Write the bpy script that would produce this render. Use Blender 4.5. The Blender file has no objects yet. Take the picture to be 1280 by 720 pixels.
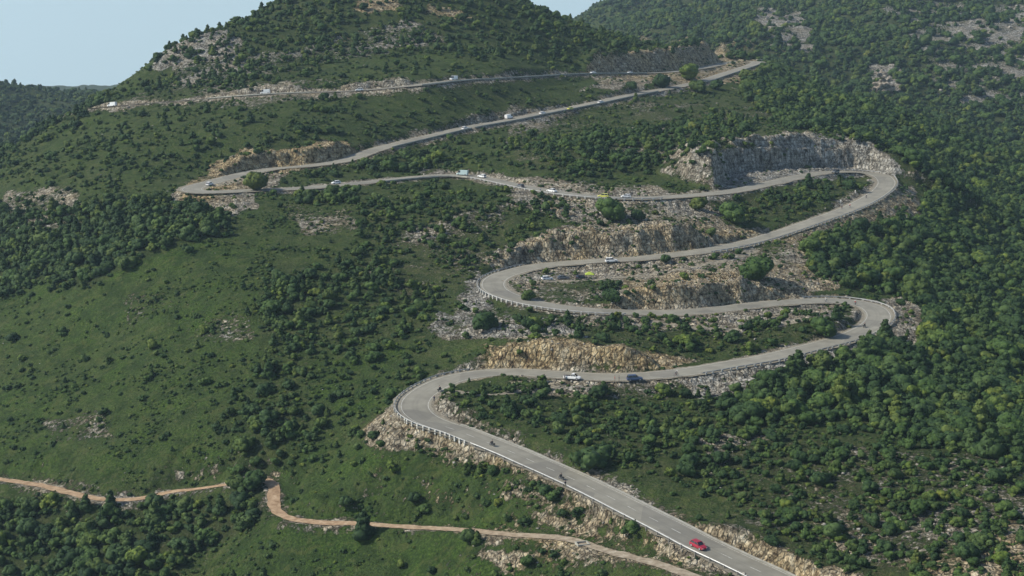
import bpy, bmesh, math, random
import numpy as np
from mathutils import Vector, Matrix

C = bpy.context.scene.collection
SC = bpy.context.scene
R = math.radians
rng = np.random.default_rng(7)
random.seed(7)

# ------------------------------------------------------------------ camera, sky, sun, exposure
F = 1900.0                 # focal length in photo pixels (1280 wide)
CAMZ = 150.0
PITCH = math.atan(340 / F)
cam = bpy.data.cameras.new('camera')
cam.sensor_width = 36.0
cam.lens = 36.0 * F / 1280
cam.clip_start = 1.0
cam.clip_end = 40000
co = bpy.data.objects.new('camera', cam)
C.objects.link(co)
co.location = (0, 0, CAMZ)
co.rotation_euler = (math.pi / 2 - PITCH, 0, 0)
SC.camera = co

SUN_EL, SUN_AZ = 39.0, -97.0          # azimuth from +Y, negative = to the left
sv = Vector((math.sin(R(SUN_AZ)) * math.cos(R(SUN_EL)), math.cos(R(SUN_AZ)) * math.cos(R(SUN_EL)), math.sin(R(SUN_EL))))
W = bpy.data.worlds.new('World')
SC.world = W
W.use_nodes = True
nt = W.node_tree
bg = nt.nodes['Background']
sky = nt.nodes.new('ShaderNodeTexSky')
sky.sky_type = 'NISHITA'
sky.sun_disc = False
sky.sun_elevation = R(SUN_EL)
sky.sun_rotation = R(SUN_AZ)
sky.air_density = 1.0
sky.dust_density = 0.9
sky.ozone_density = 1.5
tc = nt.nodes.new('ShaderNodeTexCoord')
mx = nt.nodes.new('ShaderNodeVectorMath')
mx.operation = 'MAXIMUM'
mx.inputs[1].default_value = (-2, -2, 0.09)
nt.links.new(tc.outputs['Generated'], mx.inputs[0])
nt.links.new(mx.outputs[0], sky.inputs['Vector'])
nt.links.new(sky.outputs[0], bg.inputs['Color'])
bg.inputs['Strength'].default_value = 0.125
sun = bpy.data.lights.new('sun', 'SUN')
sun.energy = 4.8
sun.angle = R(0.5)
sun.color = (1.0, 0.95, 0.84)
so = bpy.data.objects.new('sun', sun)
C.objects.link(so)
so.rotation_euler = sv.to_track_quat('Z', 'Y').to_euler()
SC.view_settings.view_transform = 'Standard'
SC.view_settings.look = 'None'
SC.view_settings.gamma = 1.0
SC.view_settings.use_curve_mapping = False
SC.view_settings.exposure = 0.2
SC.cycles.max_bounces = 5
SC.cycles.diffuse_bounces = 2
SC.cycles.glossy_bounces = 1
SC.cycles.transparent_max_bounces = 4
SC.cycles.volume_bounces = 0

# ------------------------------------------------------------------ projection helpers
cp, sp = math.cos(PITCH), math.sin(PITCH)


def ray(px, py):
    """photo pixel -> (X/Y, drop/Y) of its line of sight"""
    a = (np.asarray(px, float) - 640) / F
    b = (360 - np.asarray(py, float)) / F
    dy = cp + b * sp
    dz = -sp + b * cp
    return a / dy, -dz / dy


def project(x, y, z):
    zz = z - CAMZ
    dep = y * cp - zz * sp
    up = y * sp + zz * cp
    return 640 + F * x / dep, 360 - F * up / dep


# ------------------------------------------------------------------ noise
def _hash(ix, iy, seed):
    h = (ix.astype(np.int64) * 374761393 + iy.astype(np.int64) * 668265263 + seed * 1442695041) & 0x7FFFFFFF
    h = ((h ^ (h >> 13)) * 1274126177) & 0x7FFFFFFF
    return ((h ^ (h >> 16)) & 0xFFFF) / 65535.0


def vnoise(x, y, seed=0):
    x = np.asarray(x, float); y = np.asarray(y, float)
    ix = np.floor(x); iy = np.floor(y)
    fx = x - ix; fy = y - iy
    fx = fx * fx * (3 - 2 * fx); fy = fy * fy * (3 - 2 * fy)
    a = _hash(ix, iy, seed); b = _hash(ix + 1, iy, seed)
    c = _hash(ix, iy + 1, seed); d = _hash(ix + 1, iy + 1, seed)
    return (a + (b - a) * fx) * (1 - fy) + (c + (d - c) * fx) * fy


def fbm(x, y, scale, octaves=4, seed=0):
    s = 0; a = 0.5; t = 0
    x = np.asarray(x, float) / scale; y = np.asarray(y, float) / scale
    for k in range(octaves):
        s = s + a * vnoise(x, y, seed + k * 17)
        t += a; a *= 0.5
        x = x * 2.03 + 11.3; y = y * 2.03 + 7.1
    return s / t * 2 - 1


# ------------------------------------------------------------------ the roads: photo centreline with depth keys
ROAD = [  # px, py, depth (None = height interpolated between keys)
 (1110,796,262),(1040,760,281),(965,724,300),(915,699,None),(880,682,315),(825,654,None),(795,639,None),(762,622,None),(715,599,None),(667,578,None),
 (640,566,375),(600,550,None),(572,539,None),(545,530,None),(527,521,None),(518,510,410),(523,497,None),(538,486,None),(563,475,None),
 (597,468,None),(640,465,437),(700,469,None),(760,472,None),(815,470,428),(860,465,None),(915,456,None),(960,448,441),(1010,436,None),
 (1055,424,None),(1083,412,None),(1097,401,489),(1097,391,None),(1086,383,None),(1064,378,None),(1035,376,None),(1000,377,510),
 (960,380,None),(900,387,None),(850,391,None),(800,391,485),(740,389,None),(690,384,488),(660,378,None),(636,371,None),(620,363,None),
 (616,355,517),(623,347,None),(642,340,None),(668,334,None),(700,330,548),(740,327,None),(790,324,None),(840,319,557),(880,314,None),
 (920,307,None),(960,297,590),(1010,280,None),(1057,263,None),(1088,248,None),(1106,234,688),(1107,225,None),(1095,218,None),
 (1070,215,None),(1040,215,722),(1000,221,None),(960,230,662),(910,240,None),(860,245,622),(800,248,None),(752,247,612),(702,242,None),(665,236,None),
 (640,231,645),(597,222,None),(565,219,670),(520,222,None),(470,227,None),(420,232,640),(370,236,None),(320,238,625),(275,240,None),
 (246,240,618),(240,236,None),(258,230,640),(300,219,None),(334,212,675),(380,208,None),(427,202,690),(470,187,715),(532,172,745),(582,160,770),
 (640,150,800),(677,142,820),(715,135,842),(752,127,862),(790,119,893),(817,114,920),(850,108,945),(880,101,970),(905,93,1020),
 (924,87,1055),(940,81.5,1085),(947,78.5,1104),(943,76.8,1120),(928,76.8,1122),(908,79,1098),(888,83,1062),(868,86.5,1030),(840,90,1000),(790,92,965),(740,92,930),(690,94,897),
 (640,97,862),(570,101,825),(525,106,800),(457,113,792),(415,115,790),(382,116,790),(345,117,790),(315,119,790),(270,123,795),
 (225,126,800),(175,130,808),(125,135,815),(95,142,850),(80,150,900)]
TRACK = [
 (-80,590,460),(5,600,442),(50,607,None),(107,621,None),(137,625,None),(175,624,None),(212,617,417),(250,611,None),(287,605,408),(320,596,None),(338,597,404),
 (343,612,None),(341,630,393),(350,643,None),(370,650,None),(407,654,None),(445,655,372),(482,657,None),(532,661,362),(570,662,None),(640,668,341),
 (702,673,None),(727,678,330),(752,687,None),(790,697,None),(827,707,None),(865,719,301),(930,741,None),(1010,770,283)]


def smooth(a, n, k):
    for _ in range(n):
        b = a.copy()
        b[k:-k] = sum(a[k + j:len(a) - k + j] for j in range(-k, k + 1)) / (2 * k + 1)
        a = b
    return a


def polyline(pts, step=1.0):
    px = np.array([p[0] for p in pts], float); py = np.array([p[1] for p in pts], float)
    u, t = ray(px, py)
    s = np.r_[0, np.cumsum(np.hypot(np.diff(px), np.diff(py) * 3))]
    ki = [i for i, p in enumerate(pts) if p[2] is not None]
    zk = np.array([-pts[i][2] * t[i] for i in ki])
    z = np.interp(s, s[ki], zk)
    Y = -z / t
    P = np.c_[u * Y, Y, z]
    out = []
    n = len(P)
    for i in range(n - 1):
        p0, p1, p2, p3 = P[max(i - 1, 0)], P[i], P[i + 1], P[min(i + 2, n - 1)]
        # centripetal Catmull-Rom
        d = [max(np.linalg.norm(b - a) ** 0.5, 1e-3) for a, b in ((p0, p1), (p1, p2), (p2, p3))]
        t0 = 0; t1 = d[0] if i > 0 else d[1]; t2 = t1 + d[1]; t3 = t2 + (d[2] if i < n - 2 else d[1])
        if i == 0: p0 = 2 * p1 - p2
        if i == n - 2: p3 = 2 * p2 - p1
        m = max(2, int(np.linalg.norm(p2 - p1) / 0.5))
        tt = np.linspace(t1, t2, m, endpoint=False)[:, None]
        A1 = (t1 - tt) / (t1 - t0) * p0 + (tt - t0) / (t1 - t0) * p1
        A2 = (t2 - tt) / (t2 - t1) * p1 + (tt - t1) / (t2 - t1) * p2
        A3 = (t3 - tt) / (t3 - t2) * p2 + (tt - t2) / (t3 - t2) * p3
        B1 = (t2 - tt) / (t2 - t0) * A1 + (tt - t0) / (t2 - t0) * A2
        B2 = (t3 - tt) / (t3 - t1) * A2 + (tt - t1) / (t3 - t1) * A3
        out.append((t2 - tt) / (t2 - t1) * B1 + (tt - t1) / (t2 - t1) * B2)
    Q = np.vstack(out + [P[-1:]])
    s = np.r_[0, np.cumsum(np.linalg.norm(np.diff(Q[:, :2], axis=0), axis=1))]
    L = np.arange(0, s[-1], step)
    Q = np.c_[np.interp(L, s, Q[:, 0]), np.interp(L, s, Q[:, 1]), np.interp(L, s, Q[:, 2])]
    Q = np.c_[smooth(Q[:, 0], 2, 2), smooth(Q[:, 1], 2, 2), smooth(Q[:, 2], 3, 6)]
    # far stretches: pixel jitter is several metres there, so smooth them harder
    far = np.clip((Q[:, 1] - 640) / 100, 0, 1)[:, None]
    Q2 = np.c_[smooth(Q[:, 0], 2, 4), smooth(Q[:, 1], 2, 4), smooth(Q[:, 2], 2, 8)]
    Q = Q * (1 - far) + Q2 * far
    Q[:, 2] += CAMZ
    return Q


road = polyline(ROAD)
track = polyline(TRACK)

# ------------------------------------------------------------------ base terrain through control points
CP = [  # px, py, depth
 # left hillside
 (0,720,399),(300,720,374),(600,720,344),(-150,600,480),(-250,420,620),(0,660,418),(200,660,395),
 (0,500,490),(0,400,560),(0,300,640),(0,215,735),(200,500,458),(200,400,508),(200,300,562),(100,450,512),(100,350,560),(100,240,650),
 (400,500,437),(400,400,488),(400,300,560),(400,600,400),(480,560,403),(300,560,420),(300,350,525),(500,400,482),(520,300,560),(560,450,452),
 (500,340,530),(300,300,565),(150,180,720),(60,190,760),(300,160,720),(450,150,745),(620,190,705),(600,260,590),(620,300,565),
 # lower right slope
 (1000,700,303),(1280,720,277),(1280,640,318),(1100,640,325),(1100,560,362),(1280,560,365),(900,550,374),(1000,500,408),(760,510,404),(820,590,355),(940,620,338),
 (1150,470,428),(1280,470,446),(1420,600,350),
 # right wooded side
 (1150,400,500),(1280,400,545),(1180,330,620),(1280,320,690),(1150,270,665),(1060,320,575),(1200,250,800),(1280,250,850),(1160,215,760),
 (1280,208,960),(1180,165,960),(1090,140,930),(1000,112,1010),(960,130,900),(1040,165,800),(900,160,780),(800,180,720),(700,190,690),(850,210,680),(760,220,665),
 (1420,300,760),(1420,200,1050),
 # cut tops and slopes between the legs
 (640,431,450),(700,431,447),(760,438,443),(820,446,440),(860,447,446),(750,410,462),(850,415,462),(950,420,462),(1020,400,476),(560,400,478),
 (690,297,566),(740,287,572),(800,284,577),(860,284,580),(900,286,584),(650,312,552),(720,265,592),(820,262,598),(900,265,610),
 (830,355,512),(870,349,517),(920,343,524),(965,338,532),(1000,342,535),(720,360,508),(1050,345,545),
 (903,212,668),(925,193,690),(950,181,722),(1000,172,742),(1055,177,745),(1095,196,738),(960,262,622),(1020,245,655),
 (320,190,695),(380,182,706),(440,181,712),(290,205,690),
 (760,80,965),(800,73,1000),(850,64,1040),(900,66,1090),(930,70,1140),(968,92,1085),(770,97,915),(830,98,945),
 (100,160,790),(980,300,575),
 # upper hill
 (216,84,893),(212,66,899),(250,45,915),(305,28,955),(350,2,990),(440,-38,1030),(560,-48,1050),(655,5,1060),(755,48,1085),(285,76,885),(400,85,860),
 (450,40,930),(600,60,910),(700,60,960),(560,20,960),(300,100,830),(172,117,860),(500,85,850),(640,80,885),
 # far side on the right
 (1000,75,1450),(1280,130,1330),(1130,110,1350),(900,60,1500),(1280,60,1500),(1000,20,1720),(1280,0,1720),(1420,60,1500),(830,40,1800),
 (720,27,2300),(760,9,2400),(850,-28,2500),(1000,-70,2500),(1280,-160,2500),(1500,-150,2500),(780,45,1900),
 # far hill on the left
 (0,190,1420),(0,150,1560),(0,112,1750),(40,116,1800),(80,121,1850),(130,132,1900),(-150,100,1750),(-250,120,1450),(60,160,1500),(100,150,1600),
 (125,109.5,4400),(60,109.5,4600),(200,110,4600),(-300,112,4400),
]
CX, CY, CZ = [], [], []
for px, py, d in CP:
    u, t = ray(px, py)
    CX.append(u * d); CY.append(d); CZ.append(-d * t + CAMZ)
# ground behind the ridges and outside the frame (x, y, height)
for x, y, z in [(-190,1150,70),(-50,1300,95),(60,1300,90),(-330,1000,30),(-420,1200,10),(-300,880,62),(-290,1250,25),(-560,1300,5),
                (300,1150,60),(170,1220,75),(380,1120,45),(450,1000,45),(200,1320,62),(30,1700,60),(-80,2000,20),(-300,2400,-40),(-600,2300,30),
                (-900,2500,20),(-250,3200,-70),(-1200,3000,-20),(0,3400,-40),(900,3200,150),(-400,5600,-150),(400,5600,-150),(-1500,5600,-150),
                (-1500,8000,-500),(0,8000,-500),(1500,8000,-450),(2500,5000,50),(1200,2000,170),(700,1500,110),(-800,800,20),(-500,560,5),
                (-420,420,-20),(-300,250,-20),(0,200,12),(0,260,25),(200,200,50),(400,300,45),(500,500,35),(120,200,35),(-120,240,0),(-1500,1500,60)]:
    CX.append(x); CY.append(y); CZ.append(z)
for Q, st in ((road, 14), (track, 12)):
    CX += list(Q[::st, 0]); CY += list(Q[::st, 1]); CZ += list(Q[::st, 2])
CX, CY, CZ = map(np.array, (CX, CY, CZ))
CS = np.maximum(6.0, (CY - 900) * 0.02 + 6)


def phi(dx, dy):
    return np.sqrt(dx * dx + dy * dy + 64.0)


K = phi(CX[:, None] - CX, CY[:, None] - CY)
K[np.diag_indices(len(CX))] -= 2.0      # light smoothing
n = len(CX)
A = np.zeros((n + 3, n + 3)); A[:n, :n] = K
P1 = np.c_[np.ones(n), CX / 1000, CY / 1000]
A[:n, n:] = P1; A[n:, :n] = P1.T
sol = np.linalg.lstsq(A, np.r_[CZ, 0, 0, 0], rcond=None)[0]
wts, aff = sol[:n], sol[n:]


def base_height(x, y):
    out = np.empty(x.size); xf, yf = x.ravel(), y.ravel()
    w32 = wts.astype(np.float32); cx = CX.astype(np.float32); cy = CY.astype(np.float32)
    for i in range(0, x.size, 40000):
        a = xf[i:i + 40000].astype(np.float32)[:, None] - cx; b = yf[i:i + 40000].astype(np.float32)[:, None] - cy
        out[i:i + 40000] = np.sqrt(a * a + b * b + np.float32(64)) @ w32.astype(np.float64)
    out += aff[0] + aff[1] * xf / 1000 + aff[2] * yf / 1000
    return out.reshape(x.shape)


us = np.r_[np.linspace(-0.60, -0.362, 60), np.linspace(-0.36, 0.36, 740), np.linspace(0.362, 0.60, 60)]
ys = [210.0]
while ys[-1] < 8500:
    y = ys[-1]
    st = 0.85 if y < 700 else (1.1 if y < 830 else (1.8 if y < 1120 else (4.5 if y < 1900 else (14 if y < 2700 else 70))))
    ys.append(y + st)
ys = np.array(ys)
GX = us[None, :] * ys[:, None]
GY = np.repeat(ys[:, None], len(us), 1)
GZ = base_height(GX, GY)
farw = np.clip((GY - 1100) / 500, 0, 1)
GZ += fbm(GX, GY, 55, 5, 3) * (2.2 + farw * 9) + fbm(GX, GY, 9, 3, 9) * 0.55
rid = 1 - np.abs(fbm(GX + GY * .3, GY, 140, 3, 21)) * 2
GZ += farw * (rid * 14) * np.where(GX < -150, .35, 1.0)

# nearest road point for every grid vertex (search on a raster of buckets)
def nearest(Q, X, Y, reach):
    D = np.full(X.shape, 1e9); I = np.zeros(X.shape, int)
    cell = 24.0
    from collections import defaultdict
    b = defaultdict(list)
    for i, (x, y) in enumerate(Q[:, :2]): b[(int(x // cell), int(y // cell))].append(i)
    bx = np.floor(X / cell).astype(int); by = np.floor(Y / cell).astype(int)
    key = bx * 100003 + by
    want = {}
    m = int(reach // cell) + 1
    for (i, j), lst in b.items():
        for di in range(-m, m + 1):
            for dj in range(-m, m + 1):
                want.setdefault((i + di) * 100003 + (j + dj), []).extend(lst)
    kf = key.ravel(); order = np.argsort(kf, kind='stable'); ks = kf[order]
    st = np.flatnonzero(np.r_[True, ks[1:] != ks[:-1]]); en = np.r_[st[1:], len(ks)]
    Xf, Yf, Df, If = X.ravel(), Y.ravel(), D.ravel(), I.ravel()
    for a, e in zip(st, en):
        lst = want.get(int(ks[a]))
        if not lst: continue
        idx = order[a:e]; li = np.array(lst)
        d = (Xf[idx][:, None] - Q[li, 0]) ** 2 + (Yf[idx][:, None] - Q[li, 1]) ** 2
        k = d.argmin(1)
        Df[idx] = np.sqrt(d[np.arange(len(idx)), k]); If[idx] = li[k]
    return Df.reshape(X.shape), If.reshape(X.shape)


def legs(Q):
    """split a polyline into pieces so that each leg of the zigzag cuts its own bench"""
    cuts = [0]
    t = np.gradient(Q[:, :2], axis=0)
    last = 0
    for i in range(1, len(Q)):
        a = t[i] / (np.linalg.norm(t[i]) + 1e-9); b = t[last] / (np.linalg.norm(t[last]) + 1e-9)
        if a @ b < -0.15: cuts.append(i); last = i
    cuts.append(len(Q))
    return [(cuts[i], cuts[i + 1]) for i in range(len(cuts) - 1)]


HW = 4.1        # half width of the asphalt
jag = fbm(GX, GY, 3.2, 2, 31) * 1.5 + fbm(GX, GY, 11, 2, 37) * 1.6
lo = np.full(GX.shape, -1e9); hi = np.full(GX.shape, 1e9)
bestd = np.full(GX.shape, 1e9); bestz = np.zeros(GX.shape)
cutness = np.zeros(GX.shape)
for Q, hw, fill, cut in ((track, 1.9, 0.8, 0.9), (road, HW, 0.72, 2.3)):
    for a, b in legs(Q):
        a2 = max(a - 8, 0); b2 = min(b + 8, len(Q))
        D, I = nearest(Q[a2:b2], GX, GY, 60)
        zr = Q[a2:b2][I, 2]
        d = D - hw - 1.1
        near = D < 75
        dj = np.maximum(d + np.where(d > 0.4, jag * np.clip(d / 3, 0, 1), 0), 0)
        up = np.where(dj < 1.2, dj * 0.25, 0.3 + (dj - 1.2) * cut)
        up = np.where(up > 9, 9 + (up - 9) * .8, up)
        dn = np.maximum(d, 0) * fill
        hi = np.where(near, np.minimum(hi, zr + up), hi)
        lo = np.where(near, np.maximum(lo, zr - dn), lo)
        c = near & (D < bestd)
        bestz = np.where(c, zr, bestz); bestd = np.where(c, D - hw, bestd)
Z0 = GZ.copy()
GZ = np.minimum(GZ, hi)
GZ = np.maximum(GZ, np.minimum(lo, hi))
# rock faces blasted beside the road: (from, to, side, height, taper at the two ends in metres)
CLIFFS = [((640, 341), (905, 310), 1, 10.0, 25, 10), ((603, 467), (838, 468), 1, 7.0, 6, 12), ((1103, 219), (905, 241), -1, 16.0, 14, 16, 'bay'),
          ((285, 222), (462, 189), 1, 6.5, 26, 14), ((912, 78.5), (740, 92), -1, 14.0, 12, 25, 'soft'), ((1040, 760), (835, 657), -1, 3.6, 4, 16),
          ((990, 377), (760, 390), -1, 7.0, 12, 14), ((392, 116), (262, 124), -1, 3.5, 8, 8), ((530, 106), (410, 115), -1, 3.5, 8, 8),
          ((700, 560), (700, 595), 1, 0, 1, 1)]
for pa, pb, side, hh, ta, tb, *bay in CLIFFS[:-1]:
    xq, yq = project(road[:, 0], road[:, 1], road[:, 2])
    ia = int(np.argmin((xq - pa[0]) ** 2 + ((yq - pa[1]) * 1.5) ** 2)); ib = int(np.argmin((xq - pb[0]) ** 2 + ((yq - pb[1]) * 1.5) ** 2))
    if ia > ib: ia, ib, ta, tb = ib, ia, tb, ta
    q = road[ia:ib]
    D, I = nearest(q, GX, GY, 64)
    T = np.gradient(q[:, :2], axis=0)
    sgn = T[I, 0] * (GY - q[I, 1]) - T[I, 1] * (GX - q[I, 0])
    ok = (D < 62) & (sgn * side > 0) & (I > 0) & (I < len(q) - 1)
    taper = np.clip(I / ta, 0, 1) * np.clip((len(q) - I) / tb, 0, 1)
    h_ = hh * taper ** .7 * (1 + .26 * fbm(GX, GY, 9, 3, 301))
    col = fbm(GX, GY, 2.8, 3, 303) * .85 + fbm(GX, GY, 9, 2, 305) * 1.7
    d = D - HW - 1.9 + col
    setb = 0
    if bay == ['bay']:
        f_ = I / len(q)
        setb = 24 * np.clip(np.where(f_ > .58, (1 - f_) / .42, f_ / .58), 0, 1) ** 1.1
        d = d - setb
    ledge = .75 * np.sin(d * 2.3 + fbm(GX, GY, 10, 2, 311) * 4)
    prof = np.minimum(h_, np.where(d > 0, d * (3.4 if bay == ['bay'] else 1.8 if bay else 2.6) + ledge, np.maximum(d * .5, -1.2))) - np.clip(D - 20 - setb, 0, 100) * .5 - np.clip(d - h_ / 2.6, 0, 99) * .04
    tgt = q[I, 2] + prof
    ok &= (D > HW + 1.6)
    GZ = np.where(ok & (tgt > GZ), tgt, GZ)
    if bay == ['bay']: GZ = np.where(ok & (d < 0) & (D < setb + HW + 4), np.minimum(GZ, q[I, 2] + .5 + .05 * D), GZ)
# every bench stays open: nothing may bury another leg
_d, _i = nearest(road, GX, GY, 30)
GZ = np.where(_d < HW + 1.2, np.minimum(GZ, road[_i, 2] + .0), GZ)
cutness = np.clip(np.maximum(Z0 - GZ, GZ - Z0 - .5) / 2.0, 0, 1)
fillness = np.clip((GZ - Z0) / 1.5, 0, 1)
flat = bestd < 1.1
GZ = np.where(flat, bestz - 0.02, GZ)
for _ in range(2):
    g2 = GZ.copy(); g2[:, 1:-1] = (GZ[:, :-2] + 2 * GZ[:, 1:-1] + GZ[:, 2:]) / 4
    GZ = np.where(flat, GZ, g2)
ROADD = bestd


def grid_index(x, y):
    u = x / y
    j = np.interp(u, us, np.arange(len(us))); i = np.interp(y, ys, np.arange(len(ys)))
    return i, j


def sample(G, x, y):
    i, j = grid_index(np.asarray(x, float), np.asarray(y, float))
    i0 = np.clip(i.astype(int), 0, len(ys) - 2); j0 = np.clip(j.astype(int), 0, len(us) - 2)
    a = i - i0; b = j - j0
    return (G[i0, j0] * (1 - a) * (1 - b) + G[i0 + 1, j0] * a * (1 - b) + G[i0, j0 + 1] * (1 - a) * b + G[i0 + 1, j0 + 1] * a * b)


def height(x, y):
    return float(sample(GZ, x, y))


def at(px, py):
    """where the line of sight through a photo pixel meets the ground"""
    u, t = ray(px, py)
    yy = ys
    zt = sample(GZ, u * yy, yy)
    zr = CAMZ - t * yy
    k = np.flatnonzero(zt >= zr)
    k = k[k > 0]
    if len(k) == 0: return Vector((u * 1000, 1000, height(u * 1000, 1000)))
    k = k[0]
    d0 = zr[k - 1] - zt[k - 1]; d1 = zt[k] - zr[k]
    y = yy[k - 1] + (yy[k] - yy[k - 1]) * d0 / max(d0 + d1, 1e-6)
    return Vector((u * y, y, height(u * y, y)))


PX, PY = project(GX, GY, GZ)
# visibility of each grid vertex (nothing nearer on its column stands above it)
runmin = np.minimum.accumulate(PY, axis=0)
VIS = PY <= runmin + 1.5

# ------------------------------------------------------------------ cover maps (authored over the photo, read in world space)
MW, MH = 340, 200


def polymap(polys, blur=2):
    yy, xx = np.mgrid[0:MH, 0:MW]
    xx = xx * 4.0 - 40 + 2; yy = yy * 4.0 - 40 + 2
    M = np.zeros((MH, MW))
    for val, pts in polys:
        ins = np.zeros((MH, MW), bool)
        n = len(pts)
        for i in range(n):
            x1, y1 = pts[i]; x2, y2 = pts[(i + 1) % n]
            if y1 == y2: continue
            c = ((y1 > yy) != (y2 > yy)) & (xx < (x2 - x1) * (yy - y1) / (y2 - y1) + x1)
            ins ^= c
        M = np.where(ins, val, M)
    for _ in range(blur):
        p = np.pad(M, 1, mode='edge')
        M = (p[:-2, 1:-1] + p[2:, 1:-1] + p[1:-1, :-2] + p[1:-1, 2:] + 2 * p[1:-1, 1:-1]) / 6
    return M


def readmap(M, px, py, wx, wy, warp=10):
    px = px + fbm(wx, wy, 22, 3, 51) * warp * 1.6; py = py + fbm(wx, wy, 18, 3, 57) * warp
    i = np.clip((py + 40) / 4, 0, MH - 1.01); j = np.clip((px + 40) / 4, 0, MW - 1.01)
    i0 = i.astype(int); j0 = j.astype(int); a = i - i0; b = j - j0
    return (M[i0, j0] * (1 - a) * (1 - b) + M[i0 + 1, j0] * a * (1 - b) + M[i0, j0 + 1] * (1 - a) * b + M[i0 + 1, j0 + 1] * a * b)


TREES = polymap([
 (.10, [(-40,-40),(1330,-40),(1330,770),(-40,770)]),
 (.17, [(0,330),(330,300),(340,480),(290,560),(0,600)]),
 (.42, [(440,250),(700,230),(690,300),(600,330),(520,400),(440,330)]),
 (.30, [(230,470),(340,480),(300,560),(200,600)]),
 (.38, [(400,420),(560,420),(500,520),(450,560),(390,560)]),
 (.24, [(350,560),(640,600),(640,640),(360,640)]),
 (.32, [(0,130),(700,120),(700,175),(640,230),(0,235)]),
 (.75, [(-40,80),(150,105),(130,135),(60,170),(-40,220)]),
 (.86, [(930,90),(1000,95),(1330,200),(1330,600),(1180,560),(1060,520),(930,540),(890,520),(910,485),(1000,462),(1060,442),(1110,420),(1150,440),(1160,390),(1120,372),(1060,365),(1010,345),(1000,310),(1030,292),(1100,272),(1150,275),(1160,240),(1130,205),(1080,178),(1000,165),(960,150),(930,120)]),
 (.80, [(700,-40),(720,20),(790,55),(860,62),(960,88),(1330,205),(1330,-40)]),
 (.62, [(180,105),(200,70),(350,-40),(660,-40),(760,45),(900,58),(740,82),(520,98),(400,108),(180,120)]),
 (.22, [(400,75),(600,70),(700,85),(520,98),(400,104)]),
 (.82, [(-40,262),(60,262),(110,248),(230,250),(300,262),(290,300),(210,320),(160,340),(110,360),(50,360),(-40,400)]),
 (.30, [(0,225),(110,225),(110,255),(0,270)]),
 (.60, [(440,320),(530,350),(540,420),(440,440),(380,510),(400,560),(330,590),(300,540),(330,430),(350,370)]),
 (.70, [(330,350),(430,340),(400,420),(330,430)]),
 (.80, [(-40,610),(110,640),(300,622),(330,605),(335,650),(250,700),(200,770),(-40,770)]),
 (.70, [(270,520),(370,520),(380,590),(290,600)]),
 (.66, [(640,480),(880,480),(930,540),(1060,520),(1180,560),(1330,600),(1330,720),(1040,680),(900,630),(760,580),(640,530)]),
 (.68, [(900,560),(1330,660),(1330,770),(960,700)]),
 (.55, [(548,500),(690,505),(700,528),(640,535),(565,522)]),
 (.66, [(690,180),(900,140),(960,160),(900,195),(870,215),(760,222),(690,222)]),
 (.85, [(360,238),(450,240),(440,256),(380,264)]),
 (.75, [(440,205),(560,192),(560,214),(440,222)]),
 (.60, [(640,240),(720,256),(700,290),(640,290)]),
 (.60, [(645,352),(690,356),(690,378),(650,368)]),
 (.75, [(705,358),(785,352),(790,372),(700,376)]),
 (.55, [(730,392),(900,398),(900,440),(840,442),(720,425),(640,420),(600,400)]),
 (.55, [(930,395),(1060,392),(1060,415),(960,440),(900,445)]),
 (.55, [(920,245),(1070,225),(1080,240),(1000,275),(920,285)]),
 (.10, [(430,590),(640,600),(700,650),(600,665),(360,650)]),
 (.42, [(500,545),(560,560),(780,655),(740,672),(620,650),(500,580)]),
 (.25, [(640,690),(760,690),(800,740),(640,740)]),
 (.06, [(640,315),(900,283),(960,288),(860,322),(640,332)]),
 (.00, [(900,235),(905,205),(940,182),(1000,172),(1060,180),(1110,205),(1110,215),(960,235)]),
], 2)
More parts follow.
